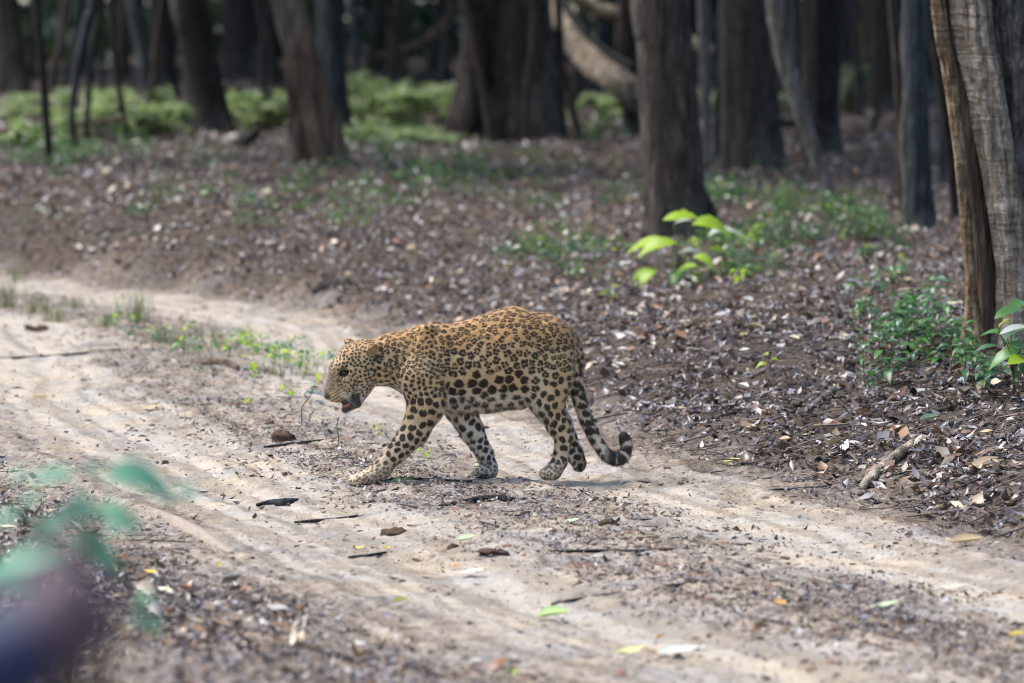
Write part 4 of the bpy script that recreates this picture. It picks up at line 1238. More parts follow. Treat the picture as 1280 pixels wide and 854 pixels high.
# face parts
def simple(name, rough, col, spec=.5):
    m, nt, b, out = mat_new(name)
    nz_ = noise_n(nt, 80, 3, .6, mapped(nt, (1, 1, 1)))
    r0 = ramp(nt, [(.3, tuple(c * .75 for c in col)), (.7, tuple(min(1, c * 1.2) for c in col))], nz_.outputs[0])
    nt.links.new(r0.outputs[0], b.inputs['Base Color']); b.inputs['Roughness'].default_value = rough; b.inputs['Specular IOR Level'].default_value = spec
    return m
def blob(name, c_, rad, mat, parent, rot=None, seg=16, ring=10):
    th = np.linspace(0, math.pi, ring); ph = np.linspace(0, 2 * math.pi, seg, endpoint=False)
    v = np.stack([np.outer(np.sin(th), np.cos(ph)), np.outer(np.sin(th), np.sin(ph)), np.outer(np.cos(th), np.ones(seg))], -1).reshape(-1, 3) * np.array(rad)
    ix = np.arange(ring * seg).reshape(ring, seg)
    q_ = np.stack([ix[:-1], ix[1:], np.roll(ix, -1, 1)[1:], np.roll(ix, -1, 1)[:-1]], -1).reshape(-1, 4)
    return obj(name, mesh_np(name, v, q_, True), mat, parent, loc=c_, rot=rot)
M['eye'] = simple('eye', .12, (.15, .15, .075)); M['pupil'] = simple('pupil', .1, (.004, .004, .004))
M['tongue'] = simple('tongue', .35, (.55, .16, .10)); M['tooth'] = simple('tooth', .3, (.72, .66, .52)); M['nose'] = simple('nose', .4, (.05, .025, .022))
M['whisker'] = simple('whisker', .4, (.75, .73, .7)); M['claw'] = simple('claw', .4, (.09, .07, .055))
for s in (-1, 1):
    c_ = LP(431.5, 466.5, HY + s * .044)
    e = blob('eye', c_, (.0085, .0075, .0065), M['eye'], leo)
    blob('pupil', (-.003, s * .0058, 0), (.003, .0026, .003), M['pupil'], e)
blob('nose', LP(410.5, 495, HY), (.010, .017, .009), M['nose'], leo)
blob('tongue', LP(435, 506.5, HY - .012), (.020, .018, .007), M['tongue'], leo, rot=(0, -.5, 0))
for s in (-1, 1):
    for (px, py, o_, l_, up) in ((425, 502, .019, .016, -1), (437, 507, .017, .013, 1)):
        p = LP(px, py, HY + s * o_); mb = MB()
        mb.tube([p - np.array([0, 0, .006 * up]), p, p + np.array([-.001, 0, l_ * up])], [.004, .0036, .0006], 6, 6)
        obj('fang', mb.mesh('fang'), M['tooth'], leo)
rw = random.Random(4)
for s in (-1, 1):
    for k in range(6):
        p = LP(424 + rw.uniform(-3, 4), 486 + k * 1.5, HY + s * .026)
        mb = MB(); L_ = rw.uniform(.07, .11)
        mb.tube([p, p + np.array([.02, s * L_ * .5, -.01]), p + np.array([.05, s * L_ * .8, -.04 - .01 * rw.random()])], [.00045, .0004, .0002], 6, 4)
        obj('whisker', mb.mesh('whisker'), M['whisker'], leo)
for px, py, yy in [(441, 603, YN - .05), (436, 604, YN - .027), (437, 603, YN - .002), (443, 601, YN + .02)]:
    p = LP(px + 3, py - 3, yy); mb = MB()
    mb.tube([p, p + np.array([-.008, 0, -.002]), p + np.array([-.014, 0, -.008])], [.003, .0026, .0006], 6, 6)
    obj('claw', mb.mesh('claw'), M['claw'], leo)

# ------------------------------------------------------------------ plants with separate leaves
def leaf_mesh(name, L=1.0, W=.4, seg=5, droop=.18, fold=.10, tipw=.9, arch=.10):
    t = np.linspace(0, 1, seg + 1)
    w = W * .5 * np.sin(np.pi * t ** .8) ** tipw
    w[0] = .012; w[-1] = .004
    z = arch * np.sin(np.pi * t) - droop * t * t
    V = []
    for i in range(seg + 1):
        V += [(t[i] * L, -w[i], z[i] + fold * w[i] * 2), (t[i] * L, 0, z[i]), (t[i] * L, w[i], z[i] + fold * w[i] * 2)]
    F = []
    for i in range(seg):
        a = i * 3
        F += [(a, a + 3, a + 4, a + 1), (a + 1, a + 4, a + 5, a + 2)]
    return mesh_np(name, np.array(V), np.array(F), True)
def leaf_set(mat, W=.42):
    out_ = []
    for k in range(3):
        me = leaf_mesh('leaf', 1, W * (.85 + .15 * k), 5, .1 + .14 * k, .05 + .07 * k)
        me.materials.append(M[mat]); out_.append(me)
    return out_
LS = {'a': leaf_set('green_a'), 'b': leaf_set('green_b'), 'lime': leaf_set('green_lime', .46)}
M['yellow_leaf'] = mat_leaf('leaf_yellow', (.5, .36, .02), (.6, .5, .06), .4, .4)
M['pale_leaf'] = mat_leaf('leaf_pale', (.30, .34, .30), (.42, .45, .4), .35, .2)
M['teal_leaf'] = mat_leaf('leaf_teal', (.07, .22, .14), (.13, .33, .21), .6, .4)
LS['teal'] = leaf_set('teal_leaf', .5)
LS['yellow'] = leaf_set('yellow_leaf'); LS['pale'] = leaf_set('pale_leaf')
def stem_mesh(h, seed, r0=.0035):
    r = random.Random(seed); mb = MB()
    mb.tube([(0, 0, -.03), (r.uniform(-.02, .02), r.uniform(-.02, .02), h * .4), (r.uniform(-.04, .04), r.uniform(-.04, .04), h * .75), (0, 0, h)], [r0, r0 * .85, r0 * .65, r0 * .4], 8, 5)
    return mb.mesh('stem')
STEMS = [stem_mesh(1.0, 40 + i, .016) for i in range(4)]
for s_ in STEMS: s_.materials.append(M['stem'])
def seedling(name, label, group, G, h, n, ls, kind, seed, cat='plant', spread=1.0):
    r = random.Random(seed)
    root = empty(name, G, label, cat, group)
    root.rotation_euler = (r.uniform(-.15, .15), r.uniform(-.15, .15), r.random() * 6.28)
    obj('stem', STEMS[seed % 4], None, root, scale=(h * .8, h * .8, h))
    a = r.random() * 6
    for k in range(n):
        f = 1 - .55 * (k / max(n, 1)) ** 1.2
        a += 2.4 + r.uniform(-.4, .4)
        kk = kind if isinstance(kind, str) else r.choice(kind)
        obj('leaf', r.choice(LS[kk]), None, root, loc=(.01 * math.cos(a), .01 * math.sin(a), h * f),
            rot=(r.uniform(-.5, .5), r.uniform(-.5, .45), a), scale=ls * r.uniform(.65, 1.2) * spread)
    return root
rp = random.Random(5)
# seedlings carpeting the bank by the large pale tree
for k in range(64):
    px = rp.uniform(1062, 1212) if k < 52 else rp.uniform(1205, 1285); py = rp.gauss(425, 34) if k < 52 else rp.uniform(445, 492)
    if px > 1190 and py < 400: py += 60
    hs_ = rp.uniform(.10, .24)
    seedling('seedling', '%s green seedling in the carpet below the large pale tree' % ('low' if hs_ < .17 else 'taller'), 'seedling carpet below the large pale tree', ground(px, py + 10), hs_, rp.randint(7, 11), rp.uniform(.055, .095), ('a', 'b', 'b', 'a'), 1000 + k)
for k in range(20):
    px, py = rp.choice([(940, 300), (1040, 290), (985, 335), (905, 345), (1100, 330)])
    seedling('seedling', 'small green seedling on the shaded slope beyond the lime sapling', 'seedlings on the shaded slope',
             ground(px + rp.gauss(0, 30), py + rp.gauss(0, 14)), rp.uniform(.08, .18), rp.randint(4, 7), rp.uniform(.05, .09), ('a', 'b', 'lime'), 1100 + k)
# broad-leaved sapling in front of the dark brown tree
def set_leaf(root, G, kind, px, py, Yp, lenpx, az, pitch, seed, roll=0.0):
    c_ = at(px, py, Yp) - G
    L_ = lenpx * (Yp - CAMY) / FPX * (1.12 if Yp < -8 else 1)
    d = np.array([math.cos(az), math.sin(az), 0]) * L_ * .5
    roll = abs(roll) * (1 if math.cos(az) > 0 else -1)
    return obj('leaf', LS[kind][seed % 3], None, root, loc=c_ - d, rot=(roll, pitch, az), scale=L_)
def big_plant(name, label, base, leaves, cat='sapling', h=None, group=None, trunk_r=.006, Yoff=None, G=None, stemtop=None):
    G = ground(*base) if G is None else G
    root = empty(name, G, label, cat, group)
    mb = MB(); tops = stemtop if stemtop is not None else [at(l[1], l[2], G[1] + l[6]) - G for l in leaves]
    hub = np.mean(tops, 0) * np.array([.35, .35, .75])
    mb.tube([(0, 0, -.05), hub * np.array([.5, .5, .45]), hub], [trunk_r, trunk_r * .8, trunk_r * .6], 8, 6)
    for i, l in enumerate(leaves):
        kind, px, py, ln_, az, pitch, dy = l[:7]
        o = set_leaf(root, G, kind, px, py, G[1] + dy, ln_, az, pitch, i, l[7] if len(l) > 7 else 0)
        e = np.array(o.location)
        mid_ = hub * (.5 + .1 * (i % 4)); 
        mb.tube([mid_, (mid_ + e) * .5 + np.array([0, 0, .02]), e], [trunk_r * .5, trunk_r * .4, trunk_r * .25], 6, 5)
    obj('stem', mb.mesh('stem'), M['stem'], root)
    return root
big_plant('sapling', 'bright lime green broad-leaved sapling before the dark lichened tree', (846, 352), [
    ('lime', 848, 275, 40, .25, -.1, .0, -.5), ('lime', 858, 270, 26, 1.0, -.2, .1, -.4), ('lime', 886, 281, 42, -.05, .05, -.1, -.55), ('lime', 812, 300, 46, 2.9, .25, .0, .5), ('lime', 826, 304, 42, 3.3, .15, -.15, .5),
    ('lime', 803, 338, 38, 3.5, .55, -.1, .5), ('lime', 898, 311, 26, .3, .2, .1, -.5), ('pale', 866, 317, 40, .1, .0, .0, -.2), ('pale', 905, 296, 42, .15, -.25, .1, -.2), ('pale', 855, 279, 26, .2, -.1, .12, -.2),
    ('lime', 858, 332, 30, 3.0, .3, -.2, .4), ('lime', 878, 322, 26, -.4, .2, -.2, -.4), ('b', 836, 318, 30, 2.6, .1, .2), ('a', 884, 335, 30, .5, .3, -.1), ('a', 846, 340, 28, -2.2, .4, -.1), ('b', 815, 318, 28, 2.7, .2, .2), ('lime', 870, 340, 22, -.9, .4, -.2)], trunk_r=.008)
for o in [c_ for c_ in bpy.data.objects if c_.parent and c_.parent.name == 'sapling' and c_.name.startswith('leaf')]: o.scale = o.scale * 1.25
seedling('yellowing_sprout', 'young sprout with one yellow leaf left of the lime sapling', None, ground(772, 330), .16, 4, .09, ('yellow', 'pale', 'a'), 2)
for i, (px, py, l) in enumerate([(765, 385, 'low green sprout on the bank above the leopard rump'), (720, 352, 'pale green sprout alone on the littered slope'), (682, 318, 'tiny green sprout high on the littered slope')]):
    seedling('sprout', l, None, ground(px, py), .12, 6, .075, ('lime', 'a'), 20 + i)
big_plant('sprout', 'tiny sprout with three lime leaves low on the bank', (962, 470), [('lime', 957, 443, 15, 2.0, 0, 0, -.5), ('lime', 970, 449, 14, .3, .1, 0, -.5), ('lime', 951, 455, 15, 3.2, .1, -.05, .5), ('pale', 980, 452, 14, .2, 0, 0)], 'plant', trunk_r=.003)
big_plant('broadleaf_plant', 'glossy broad-leaved plant at the foot of the large pale tree', (1268, 498), [
    ('a', 1262, 398, 46, .5, -.35, 0, -.5), ('a', 1275, 386, 40, .7, -.3, .1, -.5), ('b', 1266, 412, 44, 3.0, .2, -.05, .4), ('pale', 1272, 418, 48, .2, -.25, -.1, -.3), ('a', 1254, 438, 48, 3.4, .35, -.1, .5), ('a', 1277, 432, 40, .4, .2, -.1, -.5),
    ('a', 1240, 415, 34, 2.8, .1, .05, .4), ('lime', 1276, 455, 44, .6, -.2, -.15, -.5), ('lime', 1254, 402, 20, 2.4, .1, 0, .4), ('b', 1232, 432, 30, 3.2, .2, 0, .4)], 'plant', trunk_r=.006)
# weeds on the grassy strip between the ruts
for k in range(56):
    t = rp.random()
    px, py = (290 + t * 130 + rp.gauss(0, 8), 428 + t * 40 + rp.gauss(0, 7)) if k < 34 else (140 + t * 240 + rp.gauss(0, 10), 408 + t * 70 + rp.gauss(0, 12))
    seedling('weed', 'small leafy weed on the strip between the wheel ruts', 'weeds between the wheel ruts', ground(px, py + 6), rp.uniform(.06, .16), rp.randint(5, 8), rp.uniform(.035, .075), ('a', 'b', 'lime', 'a'), 1300 + k)
for i, (px, py, h, n, l) in enumerate([(472, 548, .07, 6, 'bright green weed under the leopard throat'), (530, 573, .03, 5, 'tiny green weed behind the reaching forepaw'), (245, 470, .05, 5, 'little weed beside the tan log piece'), (190, 440, .11, 6, 'dark weed at the start of the grassy strip'),
                                        (312, 508, .03, 4, 'flat green weed on bare ground of the strip'), (640, 852, .03, 4, 'small yellow-green weed in the near wheel rut'), (500, 610, .02, 4, 'minute sprout in front of the reaching forepaw')]):
    seedling('weed', l, None, ground(px, py), h, n, .045, ('lime', 'a') if i in (0, 1, 4, 5) else ('a', 'b'), 1400 + i)
def bare_sprig(label, base, pts, leafs):
    G = ground(*base); root = empty('sprig', G, label, 'sprig'); mb = MB()
    W = [at(a, b_, G[1]) - G for a, b_ in pts]
    mb.tube([np.array([0, 0, -.02])] + W, [.003] + [.0026] * (len(W) - 1) + [.0015], 12, 5)
    obj('stem', mb.mesh('stem'), M['stem'], root)
    for i, (px, py, ln_, az, kd_) in enumerate(leafs): set_leaf(root, G, kd_, px, py, G[1] - .02, ln_, az, .1, i, -.4)
bare_sprig('thin sprig with pale leaves just ahead of the leopard nose', (378, 536), [(377, 512), (384, 500), (392, 488)], [(388, 478, 20, .2, 'pale'), (398, 492, 26, .1, 'pale'), (384, 490, 18, 2.9, 'b'), (395, 484, 16, .6, 'b'), (402, 503, 22, .3, 'pale')])
bare_sprig('bare upright sprig below the leopard mouth', (424, 560), [(423, 546), (421, 532), (424, 521)], [(419, 534, 10, 2.8, 'a'), (428, 524, 9, .4, 'pale')])
bare_sprig('short bare stem beside the sprig with pale leaves', (384, 532), [(388, 520), (393, 512)], [(394, 508, 10, .3, 'pale')])
# grass tufts
def grass(label, px, py, n, h, seed, group=None):
    G = ground(px, py); r = random.Random(seed)
    root = empty('grass_tuft', G, label, 'grass', group); h *= 1.15
    V = []; F = []; C_ = []
    for k in range(n):
        a = r.random() * 6.28; l_ = h * r.uniform(.5, 1.1); o = np.array([r.gauss(0, .05), r.gauss(0, .05), -.01]); d = np.array([math.cos(a), math.sin(a), 0]) * r.uniform(.1, .5); s = np.array([-math.sin(a), math.cos(a), 0]) * .003
        i = len(V)
        m1 = o + d * l_ * .35 + np.array([0, 0, l_ * .6]); tip = o + d * l_ * .9 + np.array([0, 0, l_])
        V += [o - s, o + s, m1 + s * .8, m1 - s * .8, tip]; F += [(i, i + 1, i + 2), (i, i + 2, i + 3), (i + 3, i + 2, i + 4)]
        c_ = np.array(r.choice([(.12, .18, .06), (.2, .22, .09), (.28, .25, .13), (.09, .15, .06)])); C_ += [c_] * 5
    o_ = obj('blades', mesh_np('blades', np.array(V), np.array(F), True, np.array(C_)), M['green_far'], root); o_['kind'] = 'stuff'
for i, (px, py, n, h, l) in enumerate([(172, 402, 60, .20, 'upright grass tuft on the strip between the ruts'), (10, 385, 60, .2, 'dry grass tuft on the far left of the strip'), (48, 392, 50, .15, 'low grass tuft beside the dry tuft'), (95, 385, 40, .1, 'thin short grass tuft past the low tuft'),
                                     (20, 352, 40, .14, 'pale grass tuft at the far rut edge'), (130, 410, 40, .1, 'sparse grass tuft before the upright tuft'), (255, 425, 30, .1, 'small grass tuft among the weeds'), (215, 430, 50, .12, 'brownish grass tuft between upright tuft and the weeds'), (70, 402, 50, .13, 'low grass tuft near the brown clod'), (345, 470, 40, .09, 'sparse grass tuft below the line of weeds')]):
    grass(l, px, py, n, h, 70 + i)

# ------------------------------------------------------------------ sticks, clods, fallen leaves lying about
def lying(name, label, cat, pts, mat, seed, lift=.3, n=20, seg=10, knob=.08, fine=.08, flat=1.0):
    W = []; r_ = []
    for px, py, w in pts:
        G = ground(px, py); rr_ = w * .5 * (G[1] - CAMY) / FPX
        W.append(np.array([G[0], G[1], float(height(G[0], G[1], False)) + rr_ * lift + .004])); r_.append(rr_)
    c_ = np.mean(W, 0); P, Rr = resample([w - c_ for w in W], r_, n); ph = seed * 1.7
    v, q_, t = tube(P, Rr, seg, lambda i, th: 1 + knob * np.cos(2 * th + ph + i * .2) + fine * 2 * vnoise(th * 2 + ph, np.full_like(th, i * .9)) + fine * vnoise(th * 5, np.full_like(th, i * 2.3 + ph)))
    v[:, 2] = (v[:, 2]) * 1.0
    mb = MB(); mb.add(v, q_, t)
    return tag(obj(name, mb.mesh(name), M[mat], loc=c_), label, cat)
M['root_sand'] = simple('root_sand', .95, (.27, .225, .18), .15)
S = [
 ('stick', 'short thick dark stick in front of the leopard', 'stick', [(548, 634, 3), (572, 631, 6), (600, 627, 10), (628, 626, 11), (641, 627, 7)], 'bark_dark'),
 ('twig', 'thin dark twig just behind the bark chip', 'stick', [(368, 655, 3), (400, 653, 5), (430, 650, 5), (447, 647, 3)], 'bark_dark'),
 ('bark_chip', 'blue-black bark chip lying on the pale rut', 'bark', [(321, 633, 4), (336, 632, 9), (356, 631, 11), (372, 629, 6)], 'bark_blue'),
 ('twig', 'short dark twig beside the yellow-tipped pale leaf', 'stick', [(436, 698, 3), (460, 696, 5), (483, 693, 3)], 'bark_dark'),
 ('fallen_log', 'pale grey mossy log end lying at the foot of the bank', 'log', [(1078, 613, 10), (1090, 600, 15), (1112, 580, 17), (1138, 562, 15), (1142, 556, 8)], 'bark_pale'),
 ('fallen_log', 'split grey log lying on the bank above the long tan twig', 'log', [(1000, 524, 8), (1020, 508, 11), (1042, 492, 12), (1064, 476, 9)], 'bark_grey'),
 ('twig', 'long thin tan twig lying across the bank', 'stick', [(984, 552, 3), (1020, 538, 5), (1060, 526, 5), (1097, 518, 4)], 'bark_tan'),
 ('twig', 'dark twig below the long tan twig', 'stick', [(1030, 577, 6), (1050, 564, 8), (1082, 552, 5)], 'bark_dark'),
 ('twig', 'reddish dark twig left of the split grey log', 'stick', [(948, 538, 3), (975, 522, 6), (1002, 504, 5)], 'bark_tan'),
 ('log_piece', 'short tan log piece among the weeds between the ruts', 'log', [(252, 456, 8), (268, 456, 12), (288, 458, 11), (298, 461, 5)], 'bark_tan'),
 ('stump', 'dark rotten stump on the bank edge beyond the leopard', 'stump', [(394, 370, 10), (404, 363, 18), (418, 359, 14), (445, 356, 7), (470, 355, 4)], 'bark_dark'),
 ('root', 'dark exposed root line across the near strip', 'root', [(690, 756, 5), (740, 748, 7), (800, 740, 8), (870, 729, 6)], 'bark_dark'),
 ('twig', 'long dark twig on the strip before the leopard hind legs', 'stick', [(686, 692, 3), (740, 690, 5), (800, 691, 6), (860, 688, 4)], 'bark_dark'),
 ('twig', 'dark crooked twig on the far-left rut', 'stick', [(-8, 449, 3), (40, 448, 4), (90, 444, 3), (150, 438, 3)], 'bark_dark'),
 ('root', 'smooth tan exposed root at the near verge', 'root', [(196, 640, 10), (220, 652, 24), (250, 668, 26), (276, 684, 14), (290, 692, 6)], 'root_sand'),
 ('twig', 'thin curved twig behind the reaching forepaw', 'stick', [(500, 598, 3), (540, 602, 4), (590, 603, 3)], 'bark_dark'),
 ('twig', 'thin pale twig lying near the pale log end', 'stick', [(960, 614, 2), (1000, 612, 4), (1045, 607, 3)], 'bark_grey'),
 ('twig', 'bent twig on the strip below the leopard head', 'stick', [(330, 560, 3), (370, 556, 4), (420, 550, 3)], 'bark_dark'),
 ('twig', 'long slim branch lying half way up the left bank', 'stick', [(120, 292, 4), (180, 286, 5), (240, 284, 4)], 'bark_dark'),
 ('twig', 'grey stick lying below the seedling carpet', 'stick', [(1150, 520, 4), (1185, 512, 6), (1230, 498, 5)], 'bark_dark'),
 ('twig', 'dark thin stick in the near wheel rut', 'stick', [(800, 652, 3), (825, 652, 5), (850, 653, 3)], 'bark_dark'),
 ('twig', 'short stub of twig by the far rut', 'stick', [(10, 489, 4), (22, 488, 7), (34, 489, 4)], 'bark_tan'),
]
for i, s_ in enumerate(S): lying(*s_, seed=i + 1, fine=.015 if s_[0] in ('root', 'bark_chip') else .08, knob=.03 if s_[0] in ('root', 'bark_chip') else .08, lift=-.55 if s_[0] == 'root' else (-.1 if s_[0] == 'twig' else .2))
def clod(label, px, py, wpx, hpx, seed):
    G = ground(px, py); k = (G[1] - CAMY) / FPX; a, h = wpx * .5 * k, hpx * k
    th = np.linspace(0, math.pi / 2 + .5, 9); ph = np.linspace(0, 2 * math.pi, 18, endpoint=False)
    v = np.stack([np.outer(np.sin(th), np.cos(ph)), np.outer(np.sin(th), np.sin(ph)), np.outer(np.cos(th), np.ones(18))], -1).reshape(-1, 3)
    v *= (1 + .9 * noise3(v * 1.7 + seed * 7.3) + .5 * noise3(v * 4 + seed))[:, None]
    v = v * np.array([a, a * .8, h * .7])
    ix = np.arange(9 * 18).reshape(9, 18)
    q_ = np.stack([ix[:-1], ix[1:], np.roll(ix, -1, 1)[1:], np.roll(ix, -1, 1)[:-1]], -1).reshape(-1, 4)
    tag(obj('clod', mesh_np('clod', v, q_, True), M['clod'], loc=G), label, 'clod')
M['clod'] = simple('clod', .95, (.075, .05, .035), .1)
for i, c_ in enumerate([('dark earth clod ahead of the leopard forepaw', 352, 552, 32, 13), ('brown dung-like clod on the near strip', 493, 668, 30, 13), ('dark clod on the strip below the leopard tail', 762, 658, 24, 10), ('brown clod beside the far-left grass', 46, 414, 26, 14),
                       ('small black clod by the near rut', 566, 688, 12, 7), ('small dark clod in the far rut', 952, 788, 18, 10), ('small reddish clod on the left rut', 207, 579, 10, 7), ('dark low clod by the cluster of pale leaves', 615, 696, 34, 6), ('tiny dark clod past the leopard tail', 802, 605, 16, 5), ('small clod on the wide rut', 920, 664, 12, 7)]): clod(*c_, seed=i + 1)
def litter_leaf(label, px, py, lpx, col, az, seed, wf=.42, curl=.15, group=None):
    G = ground(px, py); L_ = lpx * (G[1] - CAMY) / FPX
    key = 'fallen_' + '_'.join('%02d' % int(c * 50) for c in col)
    if key not in M: M[key] = mat_leaf('fallen_leaf', tuple(c * .85 for c in col), tuple(min(1, c * 1.12) for c in col), .7, .15)
    me = leaf_mesh('leaf', 1, wf * (.75 + .12 * (seed % 4)), 6, -curl * .8, .16 + .2 * (seed % 3), 1.0, -.03 - .03 * (seed % 2)); me.materials.append(M[key])
    tag(obj('fallen_leaf', me, None, loc=G + np.array([-math.cos(az) * L_ * .5, -math.sin(az) * L_ * .5, .012]), rot=((.15 + .3 * abs(math.sin(seed))) * (1 if math.cos(az) > 0 else -1), -.05, az), scale=L_), label, 'leaf', group)
cream = (.48, .45, .33); palegreen = (.38, .44, .28); tan_l = (.42, .32, .19); yel = (.55, .42, .05); white_l = (.48, .48, .43); orange = (.5, .24, .05); brn = (.16, .09, .055); lime_l = (.42, .55, .22)
for i, l in enumerate([
    ('large cream folded leaf lying in the far wheel rut', 1188, 742, 50, cream, .3), ('pale cream leaf flat on the near strip', 848, 820, 56, white_l, .1), ('pale lime leaf lying on the near rut edge', 692, 778, 44, lime_l, 0), ('faint green leaf near the cream folded leaf', 1106, 764, 42, palegreen, -.2),
    ('long tan dry leaf at the foot of the bank', 1238, 584, 64, tan_l, .55), ('curled tan leaf at the edge of the far rut', 1208, 683, 46, tan_l, .1), ('cream leaf beside a dark crumb on the strip', 590, 722, 34, white_l, -.1), ('pale leaf in the litter strip', 582, 682, 30, palegreen, 0),
    ('pale leaf with yellow neighbours on the strip', 466, 683, 30, cream, .6), ('small yellow leaf left of its pale neighbour', 449, 687, 15, yel, .2), ('small lime-yellow leaf right of its pale neighbour', 484, 686, 14, yel, 1.2), ('olive leaf alone on the near rut', 500, 757, 20, (.3, .27, .06), .1),
    ('bright yellow leaf at the near verge', 188, 726, 24, yel, 2.4), ('pale cream leaf touching the bright yellow leaf', 206, 744, 32, cream, 2.2), ('small orange leaf on the near strip', 825, 800, 15, orange, .8), ('yellow-green leaf beside the cream leaf', 788, 820, 38, (.45, .45, .2), .1),
    ('orange-brown leaf on the strip', 568, 712, 18, orange, .3), ('whitish leaf under the leopard belly side', 652, 634, 16, white_l, .5), ('pale greenish leaf near the dark clod', 715, 656, 20, palegreen, 0), ('yellow-white leaf left of the long dark twig', 686, 668, 14, cream, .9),
    ('white leaf on the strip below the long dark twig', 748, 699, 24, white_l, .1), ('tan narrow leaf lying on the left rut', 190, 512, 26, tan_l, -.1), ('yellow leaf at the edge of the far rut', 1272, 798, 24, yel, .2), ('pale leaf half buried at the near verge', 35, 712, 26, white_l, -.4),
    ('small pale blue-white leaf on the near rut', 595, 834, 16, white_l, 0), ('tan leaf beside the small yellow twig stub', 50, 500, 20, tan_l, .1), ('white leaf on the weedy strip', 298, 497, 14, white_l, 1.4), ('yellow-brown leaf curled at the near verge', 273, 712, 16, (.4, .33, .1), 1.2),
    ('white leaf high on the right bank', 1150, 497, 34, white_l, .7), ('greenish leaf on the right bank below the seedlings', 1162, 528, 32, (.2, .28, .18), .6), ('brown leaf upright on the far rut', 975, 760, 20, orange, 2.6), ('yellow leaf on the pale rut edge', 915, 580, 22, (.5, .45, .15), .1),
    ('white leaf near the verge root', 660, 618, 14, white_l, .2), ('dark fallen leaf by the leopard hind paw', 650, 582, 14, brn, .1), ('pale leaf at the bottom of the near rut', 447, 818, 26, white_l, .1)]):
    litter_leaf(*l, seed=i, curl=.08 + .05 * (i % 4))
# scattered pale and coloured leaves on the banks
n_ = 0
for k in range(150):
    px, py = rp.uniform(720, 1280), rp.uniform(330, 600)
    G = ground(px, py)
    if ucoord(G[0], G[1]) > -.15: continue
    lc = rp.choice([('cream', cream), ('whitish', white_l), ('tan', tan_l), ('tan', tan_l), ('brownish grey', (.35, .3, .27)), ('silvery', (.45, .42, .42))])
    litter_leaf('%s dry leaf lying in the brown litter of the bank' % lc[0], px, py, rp.uniform(11, 22), lc[1], rp.random() * 6.28, k, group='pale leaves on the littered bank')

# ------------------------------------------------------------------ blurred shrub close to the lens
Gs = np.array([-.66, -11.9, float(height(-.66, -11.9))])
shr = big_plant('shrub', 'teal green leafy shrub growing at the roadside close by', None, [
    ('teal', 62, 594, 62, 3.0, .1, 0, -.6), ('teal', 28, 622, 56, 2.4, .3, .05, .5), ('teal', 178, 596, 88, .1, .12, 0, -.6), ('teal', 148, 634, 70, -.5, .35, 0, -.6), ('teal', 88, 640, 72, 3.4, .1, 0, -.7),
    ('teal', 118, 676, 66, -.3, .3, .1, -.7), ('teal', 30, 694, 96, 3.0, .2, 0, -.8), ('teal', 52, 742, 96, 2.8, .5, -.05, -.9), ('teal', 120, 590, 40, 1.2, -.2, .1, -.5), ('teal', 5, 645, 50, 3.3, .2, .05, -.5), ('teal', 90, 700, 60, .4, .4, .1, -.8), ('teal', 45, 660, 60, 2.6, .2, .1, .8), ('teal', 70, 775, 80, .5, .5, 0, .9), ('teal', 20, 590, 44, 2.2, .2, .1, .7), ('teal', 205, 600, 40, .6, .3, .05, .7), ('teal', 10, 760, 70, 2.9, .4, 0, .9), ('teal', 190, 770, 44, .2, .4, .3, .9), ('teal', 175, 745, 36, 2.6, .3, .3, .8), ('teal', 100, 620, 50, 1.9, .1, .1, .8), ('teal', 60, 665, 56, .8, .2, .1, .9), ('teal', 140, 655, 50, 2.5, .3, .15, .8), ('teal', 25, 720, 70, .3, .3, .1, .9), ('teal', 235, 612, 34, .2, .2, .1, .8)], 'shrub', G=Gs, trunk_r=.007)

# ------------------------------------------------------------------ person standing by the lens, only the pointing hand reaches into view
pf = Field((-1.05, -.32, -.02), (.12, .42, 1.80), .0085)
def pc(p, r1, q, r2, k=.03, sy=1.0): pf.cone(p, r1, q, r2, k, sy)
for s in (-1, 1):
    pc((-.66 + s * .09, 0, .92), .095, (-.66 + s * .10, .01, .5), .062); pc((-.66 + s * .10, .01, .5), .06, (-.66 + s * .10, 0, .09), .042)
    pc((-.66 + s * .10, .0, .05), .042, (-.66 + s * .115, .17, .035), .034)
pc((-.66, 0, .93), .15, (-.66, 0, 1.12), .135, .05, 1.35); pc((-.66, 0, 1.12), .14, (-.66, 0, 1.32), .165, .05, 1.5)
pc((-.82, 0, 1.38), .065, (-.50, 0, 1.38), .065, .06)
pc((-.66, 0, 1.40), .055, (-.66, .015, 1.52), .052)
pc((-.66, .02, 1.63), .088, (-.66, .035, 1.58), .072, .03)
pc((-.66, .085, 1.60), .02, (-.66, .12, 1.585), .012, .015)
for s in (-1, 1): pc((-.66 + s * .088, .02, 1.59), .018, (-.66 + s * .09, .015, 1.62), .02, .008)
pc((-.84, 0, 1.37), .058, (-.90, .02, 1.08), .042); pc((-.90, .02, 1.08), .042, (-.86, .10, .84), .030)
pc((-.86, .10, .83), .032, (-.855, .12, .76), .034, .02, .8)
for i in range(4): pc((-.875 + .014 * i, .12, .75), .009, (-.87 + .013 * i, .135, .68 - .008 * (i in (1, 2))), .0085, .006)
pc((-.835, .12, .80), .011, (-.815, .14, .74), .009, .008)
gz = float(height(-.6, -16.5)); E_ = np.array((-.36, -.02, 1.38 - gz)); Wr = np.array((-.115, .02, 1.500 - gz)); Hd = np.array((-.066, .03, 1.528 - gz))
pc((-.49, 0, 1.37), .058, E_, .046); pc(E_, .052, Wr, .042)
pc(Wr, .031, Hd, .038, .025)
pc(Hd + (-.012, 0, .0), .036, Hd + (.010, .01, .02), .034, .02)
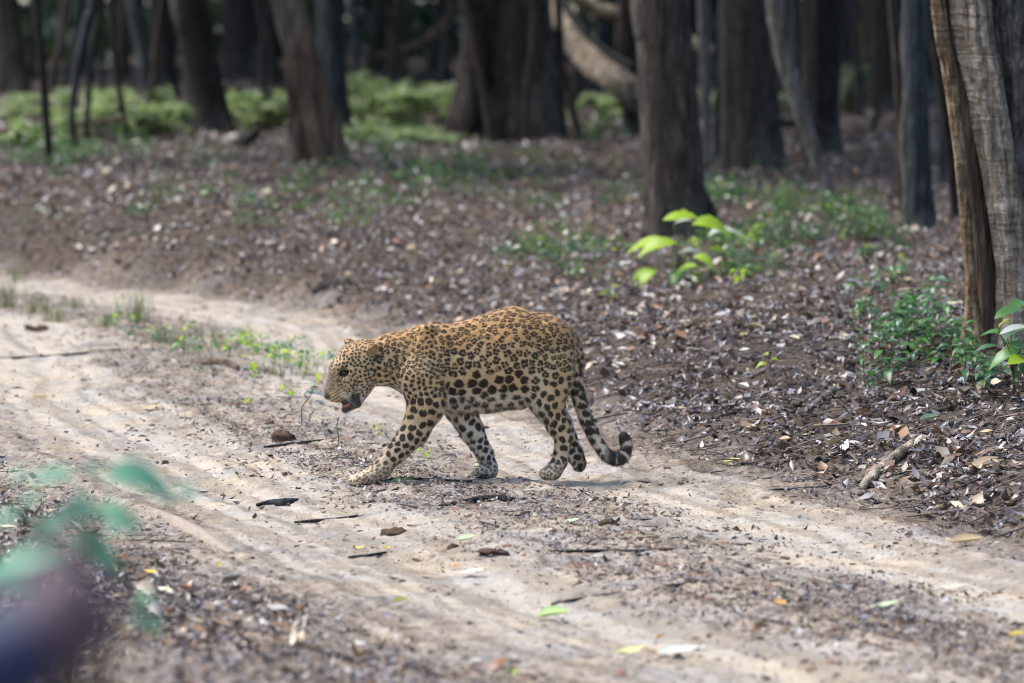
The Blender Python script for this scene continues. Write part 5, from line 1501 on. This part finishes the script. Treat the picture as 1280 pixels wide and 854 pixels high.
pc(Hd + (-.005, .018, .025), .0105, Hd + (.004, .05, .062), .0095, .006); pc(Hd + (.004, .05, .062), .0095, Hd + (.010, .075, .088), .0085, .004)
for i in range(3):
    b0 = Hd + (.012 + .013 * i, .02 - .004 * i, .028 - .011 * i)
    pc(b0, .0105, b0 + (.010, .034, .004), .0098, .006); pc(b0 + (.010, .034, .004), .0098, b0 + (.0, .022, -.022), .009, .004)
pc(Hd + (-.026, .01, -.006), .012, Hd + (-.024, .04, .018), .010, .008); pc(Hd + (-.024, .04, .018), .010, Hd + (-.006, .055, .022), .009, .005)
PV, PF = pf.mesh(); PV = relax(PV, PF, 2)
arm = PV[:, 0] > -.50
cuff_t = ((PV - E_) @ (Wr - E_)) / ((Wr - E_) @ (Wr - E_))
skin = (arm & (cuff_t > 1.18) & (PV[:, 2] > 1.2)) | ((PV[:, 2] > 1.44) & ~arm) | ((PV[:, 0] < -.8) & (PV[:, 2] < .86))
hair = (PV[:, 2] > 1.60 + .35 * (PV[:, 1] - .03).clip(-.2, .1)) & ~arm & (PV[:, 2] > 1.575) & (PV[:, 1] < .09)
shoe = PV[:, 2] < .075
trous = (PV[:, 2] < .96) & ~shoe & ~skin & (PV[:, 0] > -.84)
pcx = np.tile(np.array([.003, .009, .05]), (len(PV), 1))
pcx[trous] = (.05, .05, .055); pcx[shoe] = (.03, .025, .02); pcx[skin] = (.06, .034, .046); pcx[hair] = (.012, .01, .009)
PN = vnormals(PV, PF)
PV = PV + PN * (np.where(~skin, .006 * noise3(PV * 14) + .004 * noise3(PV * 30), 0))[:, None]
per = empty('person', (-.15, -16.5, float(height(-.6, -16.5))), 'person in dark navy long sleeves pointing towards the leopard', 'person')
obj('body', mesh_np('body', PV, PF, True, pcx), mat_attr('person_cloth_skin', .6, 0, .4), per)
for s in (-1, 1):
    blob('eye', (-.66 + s * .032, .098, 1.615), (.013, .008, .009), M['eye'], per)
obj('mouth', mesh_np('mouth', np.array([(-.685, .108, 1.553), (-.635, .108, 1.553), (-.64, .112, 1.546), (-.68, .112, 1.546)]), np.array([(0, 1, 2, 3)])), M['tongue'], per)
